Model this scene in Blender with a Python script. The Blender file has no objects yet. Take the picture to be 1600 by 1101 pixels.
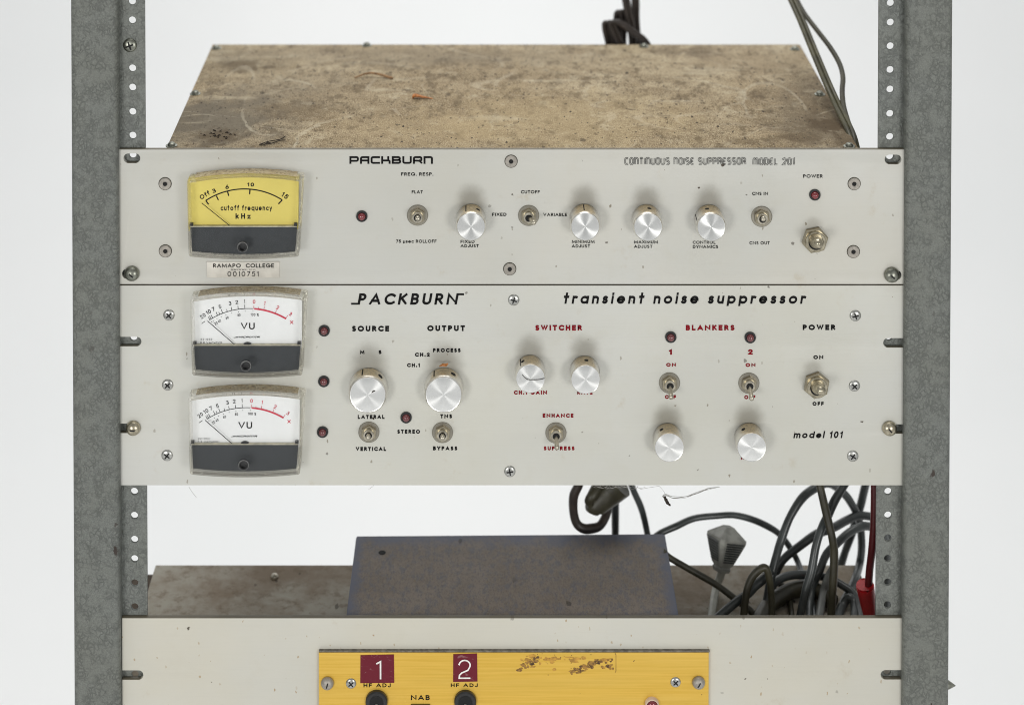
import bpy, bmesh, math, random
from mathutils import Vector, Matrix
R = math.radians
random.seed(11)
C = bpy.context.scene.collection
SC = bpy.context.scene

# ------------------------------------------------------------------ camera
S = 0.393e-3                      # metres per photo pixel on the front panels
D = 1.10                          # camera distance to the panel plane Y = 0
TH = 0.0225                       # slight downward tilt
ZC = 0.5405
XC = (748 - 800) * S
KF = (D * math.cos(TH) + ZC * math.sin(TH)) / (1600 * S)      # focal / sensor width
VV = (550.5 + 830) / 1600
SHX = (800 - 748) / 1600
SHY = KF * math.tan(TH) - VV

def P(px, py, Y=0.0):
    """point at depth Y seen at photo pixel (px, py)"""
    u = ((px - 800) / 1600 + SHX) / KF
    v = ((550.5 - py) / 1600 + SHY) / KF
    ct, st = math.cos(TH), math.sin(TH)
    d = Vector((u, v * st + ct, v * ct - st))
    t = (Y + D) / d.y
    return Vector((XC + d.x * t, Y, ZC + d.z * t))

cam_d = bpy.data.cameras.new('camera')
cam_d.sensor_width = 36.0
cam_d.sensor_fit = 'HORIZONTAL'
cam_d.lens = 36.0 * KF
cam_d.shift_x = SHX
cam_d.shift_y = SHY
cam_d.clip_start = 0.05
cam_d.clip_end = 30
cam_d.dof.use_dof = True
cam_d.dof.focus_distance = D * math.cos(TH) + ZC * math.sin(TH)
cam_d.dof.aperture_fstop = 5.2
cam = bpy.data.objects.new('camera', cam_d)
cam.location = (XC, -D, ZC)
cam.rotation_euler = (math.pi / 2 - TH, 0, 0)
C.objects.link(cam)
SC.camera = cam

# ------------------------------------------------------------------ light
w = bpy.data.worlds.new('World')
SC.world = w
w.use_nodes = True
w.node_tree.nodes['Background'].inputs[0].default_value = (0.985, 1.0, 0.985, 1)
w.node_tree.nodes['Background'].inputs[1].default_value = 0.50

def area(name, loc, target, size, power, col=(1, 1, 1), size_y=None):
    l = bpy.data.lights.new(name, 'AREA')
    l.energy = power
    l.color = col
    l.size = size
    if size_y:
        l.shape = 'RECTANGLE'
        l.size_y = size_y
    o = bpy.data.objects.new(name, l)
    o.location = loc
    o.rotation_euler = (Vector(target) - Vector(loc)).to_track_quat('-Z', 'Y').to_euler()
    C.objects.link(o)
    return o

area('softbox_left', (-0.72, -1.35, 0.06), (0, 0, -0.02), 0.42, 6.6, (1, 0.99, 0.965), 0.42)
area('softbox_right', (0.72, -1.35, 0.06), (0, 0, -0.02), 0.42, 6.6, (1, 0.99, 0.965), 0.42)
area('softbox_top', (0.0, 0.25, 1.5), (0, 0.2, 0), 1.2, 13.0, (1, 0.98, 0.95), 0.8)
area('backdrop_lamp', (0.0, 1.1, 0.62), (0, 1.3, -0.6), 0.9, 4.6, (1.0, 1.0, 1.0), 0.7)

SC.render.engine = 'CYCLES'
SC.view_settings.view_transform = 'Standard'
SC.view_settings.look = 'None'
SC.view_settings.exposure = 0
SC.view_settings.gamma = 1
SC.view_settings.use_curve_mapping = False
SC.cycles.max_bounces = 10
SC.cycles.filter_width = 1.0
SC.cycles.transparent_max_bounces = 16

# ------------------------------------------------------------------ materials
class NT:
    def __init__(s, name):
        s.m = bpy.data.materials.new(name)
        s.m.use_nodes = True
        s.t = s.m.node_tree
        s.b = s.t.nodes['Principled BSDF']
        s.out = s.t.nodes['Material Output']
        s._pos = None
    def n(s, typ, **kw):
        nd = s.t.nodes.new(typ)
        for k, v in kw.items():
            setattr(nd, k, v)
        return nd
    def put(s, sock, v):
        if isinstance(v, bpy.types.NodeSocket):
            s.t.links.new(v, sock)
        elif isinstance(v, (tuple, list)) and len(v) == 3 and sock.type == 'RGBA':
            sock.default_value = (*v, 1)
        else:
            sock.default_value = v
    def pos(s):
        if not s._pos:
            s._pos = s.n('ShaderNodeNewGeometry')
        return s._pos.outputs['Position']
    def normal(s):
        s.pos()
        return s._pos.outputs['Normal']
    def math(s, op, a, b=None, c=None, clamp=False):
        nd = s.n('ShaderNodeMath', operation=op, use_clamp=clamp)
        for i, v in enumerate((a, b, c)):
            if v is not None:
                s.put(nd.inputs[i], v)
        return nd.outputs[0]
    def vmath(s, op, a, b=None):
        nd = s.n('ShaderNodeVectorMath', operation=op)
        s.put(nd.inputs[0], a)
        if b is not None:
            s.put(nd.inputs[1], b)
        return nd.outputs['Value'] if op in ('LENGTH', 'DOT_PRODUCT') else nd.outputs[0]
    def noise(s, scale, detail=4, rough=0.55, vec=None, stretch=None, dist=0.0, off=(0, 0, 0)):
        v = vec if vec is not None else s.pos()
        if off != (0, 0, 0):
            v = s.vmath('ADD', v, off)
        if stretch:
            v = s.vmath('MULTIPLY', v, stretch)
        nd = s.n('ShaderNodeTexNoise')
        s.put(nd.inputs['Vector'], v)
        nd.inputs['Scale'].default_value = scale
        nd.inputs['Detail'].default_value = detail
        nd.inputs['Roughness'].default_value = rough
        nd.inputs['Distortion'].default_value = dist
        return nd.outputs['Fac']
    def voro(s, scale, feature='F1', vec=None, stretch=None, rnd=1.0):
        v = vec if vec is not None else s.pos()
        if stretch:
            v = s.vmath('MULTIPLY', v, stretch)
        nd = s.n('ShaderNodeTexVoronoi', feature=feature)
        s.put(nd.inputs['Vector'], v)
        nd.inputs['Scale'].default_value = scale
        nd.inputs['Randomness'].default_value = rnd
        return nd
    def rng(s, v, a, b, c=0.0, d=1.0, smooth=True):
        nd = s.n('ShaderNodeMapRange', interpolation_type='SMOOTHSTEP' if smooth else 'LINEAR')
        s.put(nd.inputs[0], v)
        for i, x in enumerate((a, b, c, d)):
            nd.inputs[1 + i].default_value = x
        return nd.outputs[0]
    def mix(s, f, a, b):
        nd = s.n('ShaderNodeMix', data_type='RGBA')
        s.put(nd.inputs[0], f)
        s.put(nd.inputs[6], a)
        s.put(nd.inputs[7], b)
        return nd.outputs[2]
    def base(s, col, rough=0.5, metal=0.0, **kw):
        s.put(s.b.inputs['Base Color'], col)
        s.put(s.b.inputs['Roughness'], rough)
        s.put(s.b.inputs['Metallic'], metal)
        for k, v in kw.items():
            s.put(s.b.inputs[k.replace('_', ' ')], v)
        return s
    def bump(s, h, dist=0.0002, strength=0.5):
        nd = s.n('ShaderNodeBump')
        nd.inputs['Strength'].default_value = strength
        nd.inputs['Distance'].default_value = dist
        s.put(nd.inputs['Height'], h)
        s.put(s.b.inputs['Normal'], nd.outputs[0])
        return s
    def specks(s, scale, size, keep, plane='xz', st=(1, 1)):
        """scattered dots on a flat face: fraction `keep` of the cells hold one irregular dot"""
        sx = s.n('ShaderNodeSeparateXYZ')
        s.put(sx.inputs[0], s.pos())
        cb = s.n('ShaderNodeCombineXYZ')
        s.put(cb.inputs[0], s.math('MULTIPLY', sx.outputs[0], st[0]))
        s.put(cb.inputs[1], s.math('MULTIPLY', sx.outputs[2 if plane == 'xz' else 1], st[1]))
        wob = s.n('ShaderNodeTexNoise')
        s.put(wob.inputs['Vector'], cb.outputs[0])
        wob.inputs['Scale'].default_value = scale * 5
        o = s.vmath('MULTIPLY', s.vmath('SUBTRACT', wob.outputs['Color'], (0.5, 0.5, 0.5)), (size * 2.2 / scale,) * 3)
        v = s.n('ShaderNodeTexVoronoi', feature='F1', voronoi_dimensions='2D')
        s.put(v.inputs['Vector'], s.vmath('ADD', cb.outputs[0], o))
        v.inputs['Scale'].default_value = scale
        sep = s.n('ShaderNodeSeparateColor')
        s.put(sep.inputs[0], v.outputs['Color'])
        dd = s.math('DIVIDE', v.outputs['Distance'], s.math('ADD', s.math('MULTIPLY', sep.outputs[2], 0.8), 0.25))
        d = s.rng(dd, size * 0.6, size, 1, 0)
        k = s.math('LESS_THAN', sep.outputs[0], keep)
        return s.math('MULTIPLY', s.math('MULTIPLY', d, k), s.math('ADD', s.math('MULTIPLY', sep.outputs[1], 0.75), 0.25))

M = {}
def simple(name, col, rough=0.5, metal=0.0, var=0.12, nscale=300, **kw):
    t = NT(name)
    n = t.noise(nscale, 3)
    c = t.mix(t.rng(n, 0.3, 0.7), tuple(x * (1 - var) for x in col), tuple(min(1, x * (1 + var)) for x in col))
    t.base(c, rough, metal, **kw)
    M[name] = t.m
    return t

def panel_mat(name, col, patches, warm, speck_keep=0.045, bits=0.055, bitcol=(0.17, 0.14, 0.09)):
    """satin painted panel with soft dark brown smudges above each control, stains and specks"""
    t = NT(name)
    n1 = t.noise(9, 5, 0.6)
    n2 = t.noise(60, 4, 0.6)
    c = t.mix(t.rng(n1, 0.3, 0.72), col, tuple(a * b for a, b in zip(col, warm)))
    c = t.mix(t.math('MULTIPLY', t.rng(n2, 0.52, 0.8), 0.25), c, tuple(a * b for a, b in zip(col, (0.9, 0.86, 0.76))))
    # fine horizontal brushing
    br = t.noise(900, 2, 0.5, stretch=(0.03, 1, 1))
    c = t.mix(t.math('MULTIPLY', t.rng(br, 0.45, 0.8), 0.06), c, (0.36, 0.35, 0.31))
    # yellowed rusty blotches
    b = t.rng(t.noise(38, 5, 0.7, off=(3, 1, 7)), 0.60, 0.74)
    c = t.mix(t.math('MULTIPLY', b, 0.32), c, (0.40, 0.31, 0.18))
    vs_ = t.rng(t.noise(5.5, 3, 0.6, off=(9, 2, 4)), 0.35, 0.7)
    c = t.mix(t.math('MULTIPLY', vs_, 0.34), c, tuple(a * b for a, b in zip(col, (0.78, 0.77, 0.72))))
    acc = None
    wn = t.noise(140, 4, 0.65)
    for (x, z, rx, rz, amt) in patches:  # soft dark brown ellipses just above knobs, meters and power switches
        d = t.vmath('SUBTRACT', t.pos(), (x, 0, z))
        d = t.vmath('MULTIPLY', d, (1 / rx, 0, 1 / rz))
        d = t.vmath('LENGTH', d)
        d = t.math('ADD', d, t.math('MULTIPLY', t.math('SUBTRACT', wn, 0.5), 0.35))
        f = t.math('MULTIPLY', t.rng(d, 0.25, 1.0, 1, 0), amt)
        acc = f if acc is None else t.math('MAXIMUM', acc, f)
    if acc is not None:
        c = t.mix(acc, c, (0.10, 0.082, 0.05))
    sp = t.specks(70, 0.085, speck_keep)
    c = t.mix(sp, c, (0.05, 0.035, 0.02))
    sp2 = t.specks(150, 0.11, bits, st=(1, .6))
    c = t.mix(t.math('MULTIPLY', sp2, 0.8), c, bitcol)
    sepn = t.n('ShaderNodeSeparateXYZ')
    t.put(sepn.inputs[0], t.normal())
    c = t.mix(t.math('MULTIPLY', t.rng(sepn.outputs['Z'], 0.8, 0.97), 0.85), c, (0.10, 0.08, 0.045))
    t.base(c, t.rng(n2, 0.3, 0.7, 0.42, 0.55), 0.0, Specular_IOR_Level=0.35)
    t.bump(br, 0.00003, 0.25)
    M[name] = t.m

# hammered enamel of the rack
def hammer(name, col, dark):
    t = NT(name)
    wv = t.n('ShaderNodeTexNoise')
    t.put(wv.inputs['Vector'], t.pos())
    wv.inputs['Scale'].default_value = 210
    wv.inputs['Detail'].default_value = 2
    off = t.vmath('MULTIPLY', t.vmath('SUBTRACT', wv.outputs['Color'], (0.5, 0.5, 0.5)), (0.0055, 0.0055, 0.0055))
    v = t.vmath('ADD', t.pos(), off)
    sepz = t.n('ShaderNodeSeparateXYZ')
    t.put(sepz.inputs[0], t.pos())
    e = t.voro(380, 'DISTANCE_TO_EDGE', vec=v, stretch=(1, 0, .85))
    s1 = t.voro(380, 'SMOOTH_F1', vec=v, stretch=(1, 0, .85))
    brk = t.rng(t.noise(130, 3, 0.65, off=(1, 5, 2)), 0.36, 0.58)
    crack = t.math('MULTIPLY', t.rng(e.outputs['Distance'], 0.0, 0.26, 1, 0), brk)
    fine = t.noise(1100, 3, 0.75)
    mid = t.noise(330, 3, 0.6)
    big = t.noise(14, 4, 0.6)
    c = t.mix(t.rng(fine, 0.32, 0.7), tuple(x * 0.76 for x in col), tuple(x * 1.24 for x in col))
    c = t.mix(t.math('MULTIPLY', t.rng(mid, 0.4, 0.7), 0.22), c, tuple(x * 0.74 for x in col))
    c = t.mix(t.math('MULTIPLY', t.rng(big, 0.35, 0.7), 0.35), c, tuple(a * b for a, b in zip(col, (1.04, 1.0, 0.90))))
    c = t.mix(t.math('MULTIPLY', crack, 0.44), c, dark)
    chips = t.specks(70, 0.13, 0.05, st=(1, .6))
    c = t.mix(chips, c, (0.03, 0.017, 0.012))
    t.base(c, 0.5, 0.0, Specular_IOR_Level=0.35)
    h = t.math('SUBTRACT', t.math('MULTIPLY', s1.outputs['Distance'], -0.9), t.math('MULTIPLY', crack, 0.5))
    t.bump(h, 0.0007, 0.55)
    M[name] = t.m
hammer('hammered_grey', (0.156, 0.165, 0.153), (0.040, 0.043, 0.039))
hammer('hammered_rail', (0.168, 0.178, 0.167), (0.05, 0.054, 0.05))

# dusty top of the upper chassis
def dusty_top():
    t = NT('dusty_steel')
    n1 = t.noise(7, 6, 0.62, off=(2.1, 0, 0))
    n2 = t.noise(38, 6, 0.68, stretch=(1, 1.5, 1), off=(0.4, 0.7, 0))
    n3 = t.noise(620, 4, 0.8, stretch=(1, .42, 1))
    n4 = t.noise(1500, 3, 0.7, stretch=(1, .40, 1))
    c = t.mix(t.rng(n1, 0.36, 0.64), (0.315, 0.238, 0.138), (0.44, 0.36, 0.235))
    c = t.mix(t.math('MULTIPLY', t.rng(n2, 0.36, 0.60, 1, 0), 0.70), c, (0.19, 0.135, 0.07))
    c = t.mix(t.math('MULTIPLY', t.rng(n3, 0.50, 0.66), 0.72), c, (0.13, 0.078, 0.032))
    c = t.mix(t.math('MULTIPLY', t.rng(n4, 0.52, 0.64), 0.75), c, (0.58, 0.49, 0.33))
    c = t.mix(t.math('MULTIPLY', t.rng(n4, 0.36, 0.46, 1, 0), 0.75), c, (0.12, 0.075, 0.035))
    n5 = t.noise(120, 5, 0.72, stretch=(1, .55, 1), off=(1.3, 4.4, 0))
    n6 = t.noise(75, 6, 0.75, stretch=(.8, .7, 1), off=(6.3, 2.4, 0))
    c = t.mix(t.math('MULTIPLY', t.rng(n5, 0.50, 0.64), 0.74), c, (0.115, 0.08, 0.04))
    c = t.mix(t.math('MULTIPLY', t.rng(n6, 0.54, 0.68), 0.50), c, (0.56, 0.49, 0.35))
    # grey greasy zones near the two front corners and rear left
    for (px, py, rx, ry, a, col) in ((330, 190, .075, .075, .85, (.13, .11, .08)), (1290, 195, .05, .08, .8, (.12, .09, .055)),
                                (360, 100, .05, .05, .35, (.14, .11, .06)), (450, 140, .07, .05, .4, (.16, .13, .09)),
                                (1270, 140, .04, .05, .45, (.13, .10, .065))):
        Y = (Y_BACK * (232 - py) / (232 - 70))
        q = top_pt(px, py)
        d = t.vmath('MULTIPLY', t.vmath('SUBTRACT', t.pos(), (q.x, q.y, 0)), (1 / rx, 1 / ry, 0))
        d = t.math('ADD', t.vmath('LENGTH', d), t.math('MULTIPLY', t.math('SUBTRACT', t.noise(45, 5, 0.7), 0.5), 1.6))
        c = t.mix(t.math('MULTIPLY', t.rng(d, 0.15, 1.0, 1, 0), a), c, col)
    # pale scratch lines: thin iso-bands of slow noise, broken up
    for i, (sc, wdt) in enumerate(((5.5, 0.006), (8.5, 0.005), (12, 0.006))):
        s = t.noise(sc, 1, 0.3, off=(i * 3.3, i * 1.7, 0), stretch=(1, 1.3, 0))
        band = t.rng(t.math('ABSOLUTE', t.math('SUBTRACT', s, 0.5)), wdt * 0.3, wdt, 1, 0)
        mask = t.rng(t.noise(26, 3, 0.6, off=(i * 2, 9, 0)), 0.50, 0.60)
        c = t.mix(t.math('MULTIPLY', t.math('MULTIPLY', band, mask), 0.30), c, (0.58, 0.51, 0.38))
    wip = t.rng(t.noise(30, 4, 0.6, stretch=(0.45, 1.6, 1), off=(5, 2, 0)), 0.60, 0.70)
    c = t.mix(t.math('MULTIPLY', wip, 0.45), c, (0.52, 0.45, 0.32))
    for (px, py, rx, ry, a) in ((1290, 195, .017, .016, .85), (1270, 170, .012, .02, .5), (1245, 215, .02, .012, .6), (1180, 150, .012, .012, .35), (1160, 221, .016, .008, .55),
                              (1095, 83, .014, .02, .55), (1040, 80, .018, .014, .45), (382, 103, .028, .018, .6), (338, 213, .02, .016, .7), (820, 226, .02, .006, .5), (1320, 222, .012, .02, .6),
                              (900, 215, .012, .008, .4), (470, 175, .035, .02, .4), (1300, 160, .01, .02, .5), (700, 95, .05, .012, .3)):
        q = top_pt(px, py)
        d = t.vmath('MULTIPLY', t.vmath('SUBTRACT', t.pos(), (q.x, q.y, 0)), (1 / rx, 1 / ry, 0))
        d = t.math('ADD', t.vmath('LENGTH', d), t.math('MULTIPLY', t.math('SUBTRACT', t.noise(110, 5, 0.75, stretch=(1, .6, 1)), 0.5), 2.6))
        c = t.mix(t.math('MULTIPLY', t.rng(d, 0.3, 1.0, 1, 0), a), c, (0.085, 0.055, 0.025))
    for (px, py, rx, ry, w_, a) in ((440, 165, .024, .055, .05, .5), (660, 236, .085, .075, .03, .45), (1035, 150, .055, .035, .05, .4), (1210, 168, .020, .045, .08, .4), (365, 150, .012, .06, .10, .4), (560, 130, .06, .04, .04, .35)):
        q = top_pt(px, py)
        d = t.vmath('MULTIPLY', t.vmath('SUBTRACT', t.pos(), (q.x, q.y, 0)), (1 / rx, 1 / ry, 0))
        d = t.math('ADD', t.vmath('LENGTH', d), t.math('MULTIPLY', t.math('SUBTRACT', t.noise(25, 3, 0.6), 0.5), 0.5))
        f = t.rng(t.math('ABSOLUTE', t.math('SUBTRACT', d, 1.0)), w_ * .3, w_, 1, 0)
        mk = t.rng(t.noise(14, 4, 0.6, off=(px * .01, 3, 0)), 0.44, 0.58)
        c = t.mix(t.math('MULTIPLY', t.math('MULTIPLY', f, mk), a * .7), c, (0.60, 0.54, 0.41))
    for (px, py, rx, ry, a, col) in ((880, 190, .11, .07, .35, (.50, .385, .21)), (640, 205, .07, .05, .25, (.48, .37, .21)), (640, 88, .20, .03, .4, (.20, .165, .115)), (1180, 90, .07, .04, .3, (.24, .18, .11))):
        q = top_pt(px, py)
        d = t.vmath('MULTIPLY', t.vmath('SUBTRACT', t.pos(), (q.x, q.y, 0)), (1 / rx, 1 / ry, 0))
        d = t.math('ADD', t.vmath('LENGTH', d), t.math('MULTIPLY', t.math('SUBTRACT', t.noise(60, 5, 0.75, stretch=(1, .6, 1)), 0.5), 2.2))
        c = t.mix(t.math('MULTIPLY', t.rng(d, 0.2, 1.1, 1, 0), a), c, col)
    # dark pits and droppings
    blot = t.rng(t.noise(55, 5, 0.7, stretch=(1, 1.5, 1), off=(7, 3, 0)), 0.63, 0.70)
    c = t.mix(t.math('MULTIPLY', blot, 0.7), c, (0.075, 0.05, 0.025))
    for sc, sz, kp in ((48, 0.10, 0.22), (110, 0.13, 0.24), (230, 0.20, 0.34), (420, 0.24, 0.30)):
        c = t.mix(t.specks(sc, sz, kp, 'xy', (1, .5)), c, (0.03, 0.018, 0.01))
    t.base(c, 0.85, 0.0)
    t.bump(n3, 0.0003, 0.4)
    M['dusty_steel'] = t.m

simple('black_print', (0.008, 0.008, 0.008), 0.7, Specular_IOR_Level=0.1)
simple('grey_print', (0.055, 0.055, 0.055), 0.7, Specular_IOR_Level=0.1)
simple('red_print', (0.20, 0.004, 0.010), 0.7, Specular_IOR_Level=0.1)
simple('white_print', (0.8, 0.76, 0.74), 0.5)
simple('dial_red', (0.55, 0.015, 0.05), 0.5)
simple('black_plastic', (0.014, 0.014, 0.015), 0.35)
simple('dark_hole', (0.004, 0.004, 0.004), 0.8)
simple('screw_steel', (0.42, 0.42, 0.40), 0.32, 1.0, var=0.25, nscale=500)
simple('rivet_steel', (0.33, 0.305, 0.27), 0.5, 0.5, var=0.15, nscale=600)
simple('old_brass', (0.42, 0.38, 0.29), 0.3, 1.0, var=0.3, nscale=350)
simple('nickel', (0.47, 0.435, 0.36), 0.34, 1.0, var=0.22, nscale=500)
simple('chrome', (0.72, 0.72, 0.72), 0.12, 1.0, var=0.05)
simple('zinc_bolt', (0.24, 0.245, 0.21), 0.36, 1.0, var=0.3, nscale=300)
simple('chassis_side', (0.30, 0.29, 0.26), 0.5, 0.3)
simple('panel_edge', (0.5, 0.47, 0.40), 0.5)
simple('shroud', (0.036, 0.040, 0.044), 0.5, var=0.08, Specular_IOR_Level=0.25)
simple('cream_edge', (0.50, 0.47, 0.36), 0.5, var=0.2)
simple('dial_yellow', (0.68, 0.565, 0.125), 0.55, var=0.03, nscale=40)
simple('dial_white', (0.78, 0.79, 0.79), 0.55, var=0.03, nscale=40)
simple('cable_grey', (0.046, 0.052, 0.052), 0.30, var=0.3, nscale=60)
simple('cable_olive', (0.042, 0.038, 0.022), 0.45, var=0.3, nscale=80)
simple('cord_brown', (0.030, 0.022, 0.018), 0.45, var=0.3, nscale=120)
simple('cord_olive', (0.060, 0.055, 0.026), 0.4, var=0.35, nscale=80)
simple('cable_pale', (0.42, 0.42, 0.37), 0.45, var=0.2, nscale=80)
simple('cable_mid', (0.13, 0.135, 0.125), 0.4, var=0.25, nscale=80)
simple('plug_grey', (0.27, 0.27, 0.245), 0.5, var=0.25, nscale=150)
simple('red_wire', (0.07, 0.003, 0.005), 0.4)
simple('red_boot', (0.42, 0.009, 0.013), 0.4)
simple('web', (0.30, 0.29, 0.27), 0.9)
simple('dark_debris', (0.03, 0.022, 0.015), 0.9)
simple('orange_flake', (0.45, 0.17, 0.05), 0.7, var=0.4, nscale=500)
simple('brown_twig', (0.26, 0.15, 0.07), 0.7, var=0.4, nscale=400)
simple('lamp_red', (0.17, 0.008, 0.014), 0.12, Coat_Weight=1.0, Coat_Roughness=0.05)
simple('lamp_dull', (0.13, 0.022, 0.026), 0.2, Coat_Weight=0.8, Coat_Roughness=0.1)
simple('tag_metal', (0.60, 0.57, 0.51), 0.42, 0.1, var=0.08, nscale=150)

def tape():
    t = NT('red_tape')
    n = t.noise(160, 4, 0.7, stretch=(1, 1, 1.6))
    scr = t.rng(t.noise(260, 2, 0.5, stretch=(0.5, 1, 1.2), dist=2.0), 0.64, 0.70)
    c = t.mix(t.math('MULTIPLY', scr, 0.3), (0.135, 0.008, 0.020), (0.45, 0.28, 0.28))
    t.base(c, 0.4, 0.0, Specular_IOR_Level=0.25)
    t.bump(n, 0.0004, 0.3)
    M['red_tape'] = t.m
tape()

def gold():
    t = NT('gold_plate')
    br = t.noise(800, 3, 0.6, stretch=(0.02, 1, 1))
    b2 = t.noise(70, 3, 0.6, stretch=(0.1, 1, 1))
    c = t.mix(t.rng(br, 0.3, 0.7), (0.65, 0.40, 0.050), (0.73, 0.465, 0.080))
    c = t.mix(t.math('MULTIPLY', t.rng(b2, 0.4, 0.7), 0.25), c, (0.62, 0.43, 0.10))
    c = t.mix(t.specks(120, 0.10, 0.05), c, (0.08, 0.04, 0.01))
    t.base(c, 0.40, 0.35)
    t.bump(br, 0.00003, 0.3)
    M['gold_plate'] = t.m
gold()

def residue():
    t = NT('tape_residue')
    n = t.noise(230, 5, 0.75, stretch=(1, 1, 1.3))
    c = t.mix(t.rng(n, 0.40, 0.62), (0.36, 0.19, 0.035), (0.05, 0.022, 0.008))
    t.base(c, 0.7, 0)
    M['tape_residue'] = t.m
residue()

def metal_dust(name, col, rough, aniso=0.0, dust=(0.50, 0.375, 0.19)):
    """bare metal with settled dust where faces look up"""
    t = NT(name)
    t.base(col, rough, 1.0)
    if aniso:
        t.b.inputs['Anisotropic'].default_value = aniso
        tg = t.n('ShaderNodeTangent', direction_type='RADIAL', axis='Y')
        t.put(t.b.inputs['Tangent'], tg.outputs[0])
    dn = t.n('ShaderNodeBsdfPrincipled')
    n = t.noise(700, 4, 0.7)
    n2 = t.noise(160, 4, 0.7)
    dc = t.mix(t.rng(n, 0.35, 0.68), dust, tuple(x * 0.45 for x in dust))
    t.put(dn.inputs['Base Color'], dc)
    dn.inputs['Roughness'].default_value = 0.8
    sep = t.n('ShaderNodeSeparateXYZ')
    t.put(sep.inputs[0], t.normal())
    up = t.math('ADD', sep.outputs['Z'], t.math('MULTIPLY', t.math('SUBTRACT', n2, 0.5), 0.7))
    f = t.math('MULTIPLY', t.rng(up, 0.55, 1.0), 0.68)
    mx = t.n('ShaderNodeMixShader')
    t.put(mx.inputs[0], f)
    t.put(mx.inputs[1], t.b.outputs[0])
    t.put(mx.inputs[2], dn.outputs[0])
    t.put(t.out.inputs['Surface'], mx.outputs[0])
    M[name] = t.m
metal_dust('knob_side', (0.80, 0.78, 0.74), 0.28)
metal_dust('knob_face', (0.84, 0.84, 0.83), 0.25, aniso=0.93)
metal_dust('nut_dusty', (0.42, 0.375, 0.28), 0.28, dust=(0.20, 0.15, 0.08))
metal_dust('washer_dusty', (0.30, 0.28, 0.235), 0.42, dust=(0.2, 0.17, 0.12))

def glassy():
    t = NT('clear_window')
    tr = t.n('ShaderNodeBsdfTransparent')
    gl = t.n('ShaderNodeBsdfGlossy')
    gl.inputs['Roughness'].default_value = 0.06
    fr = t.n('ShaderNodeFresnel')
    fr.inputs['IOR'].default_value = 1.45
    mx = t.n('ShaderNodeMixShader')
    t.put(mx.inputs[0], t.math('MULTIPLY', fr.outputs[0], 0.6))
    t.put(mx.inputs[1], tr.outputs[0])
    t.put(mx.inputs[2], gl.outputs[0])
    t.put(t.out.inputs['Surface'], mx.outputs[0])
    M['clear_window'] = t.m
    # aged acrylic wall
    t = NT('acrylic_wall')
    t.base((0.95, 0.93, 0.88), 0.08, 0.0, Transmission_Weight=1.0, IOR=1.49)
    tr = t.n('ShaderNodeBsdfTransparent')
    tr.inputs[0].default_value = (0.96, 0.95, 0.92, 1)
    mx = t.n('ShaderNodeMixShader')
    mx.inputs[0].default_value = 0.5
    t.put(mx.inputs[1], t.b.outputs[0])
    t.put(mx.inputs[2], tr.outputs[0])
    t.put(t.out.inputs['Surface'], mx.outputs[0])
    M['acrylic_wall'] = t.m
    # settled dust
    t = NT('settled_dust')
    n = t.noise(640, 4, 0.75)
    n2 = t.noise(150, 4, 0.7)
    c = t.mix(t.rng(n2, 0.35, 0.65), (0.56, 0.48, 0.33), (0.44, 0.35, 0.21))
    t.base(t.mix(t.rng(n, 0.44, 0.68), c, (0.20, 0.14, 0.075)), 0.9, 0.0)
    t.put(t.b.inputs['Alpha'], t.math('ADD', t.math('MULTIPLY', t.rng(t.noise(300, 4, 0.7), 0.3, 0.6), 0.35), 0.5))
    M['settled_dust'] = t.m
glassy()

def blotchy(name, cols, scale, rough=0.8, stretch=None, spk=0.1):
    t = NT(name)
    n = t.noise(scale, 6, 0.7, stretch=stretch)
    n2 = t.noise(scale * 7, 4, 0.7)
    c = t.mix(t.rng(n, 0.35, 0.65), cols[0], cols[1])
    c = t.mix(t.math('MULTIPLY', t.rng(n2, 0.48, 0.7), 0.6), c, cols[2])
    c = t.mix(t.specks(70, 0.13, spk * .6, 'xy', (1, .5)), c, (0.03, 0.02, 0.012))
    t.base(c, rough, 0.0)
    M[name] = t.m
def blue_case(x0, x1, y0, y1):
    t = NT('blue_dusty')
    n = t.noise(22, 6, 0.7)
    n2 = t.noise(260, 4, 0.75, stretch=(1, .5, 1))
    c = t.mix(t.rng(n, 0.35, 0.65), (0.195, 0.160, 0.130), (0.235, 0.200, 0.170))
    c = t.mix(t.math('MULTIPLY', t.rng(n2, 0.45, 0.65), 0.7), c, (0.130, 0.132, 0.160))
    n3 = t.noise(900, 3, 0.75, stretch=(1, .45, 1))
    c = t.mix(t.math('MULTIPLY', t.rng(n3, 0.5, 0.66), 0.35), c, (0.085, 0.065, 0.045))
    c = t.mix(t.math('MULTIPLY', t.rng(n3, 0.36, 0.46, 1, 0), 0.25), c, (0.30, 0.25, 0.19))
    sp = t.n('ShaderNodeSeparateXYZ')
    t.put(sp.inputs[0], t.pos())
    dx = t.math('MINIMUM', t.math('SUBTRACT', sp.outputs[0], x0), t.math('SUBTRACT', x1, sp.outputs[0]))
    dy = t.math('MINIMUM', t.math('SUBTRACT', sp.outputs[1], y0 - .012), t.math('SUBTRACT', y1, sp.outputs[1]))
    d = t.math('MINIMUM', t.math('MULTIPLY', dx, 1.6), dy)
    d = t.math('ADD', d, t.math('MULTIPLY', t.math('SUBTRACT', t.noise(70, 4, 0.7), 0.5), 0.03))
    c = t.mix(t.math('MULTIPLY', t.rng(d, 0.0, 0.017, 1, 0), 0.85), c, (0.125, 0.140, 0.195))
    c = t.mix(t.specks(130, 0.12, 0.10, 'xy', (1, .5)), c, (0.22, 0.17, 0.10))
    c = t.mix(t.specks(60, 0.12, 0.18, 'xy', (1, .5)), c, (0.03, 0.02, 0.012))
    t.base(c, 0.7, 0.0)
    M['blue_dusty'] = t.m
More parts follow.
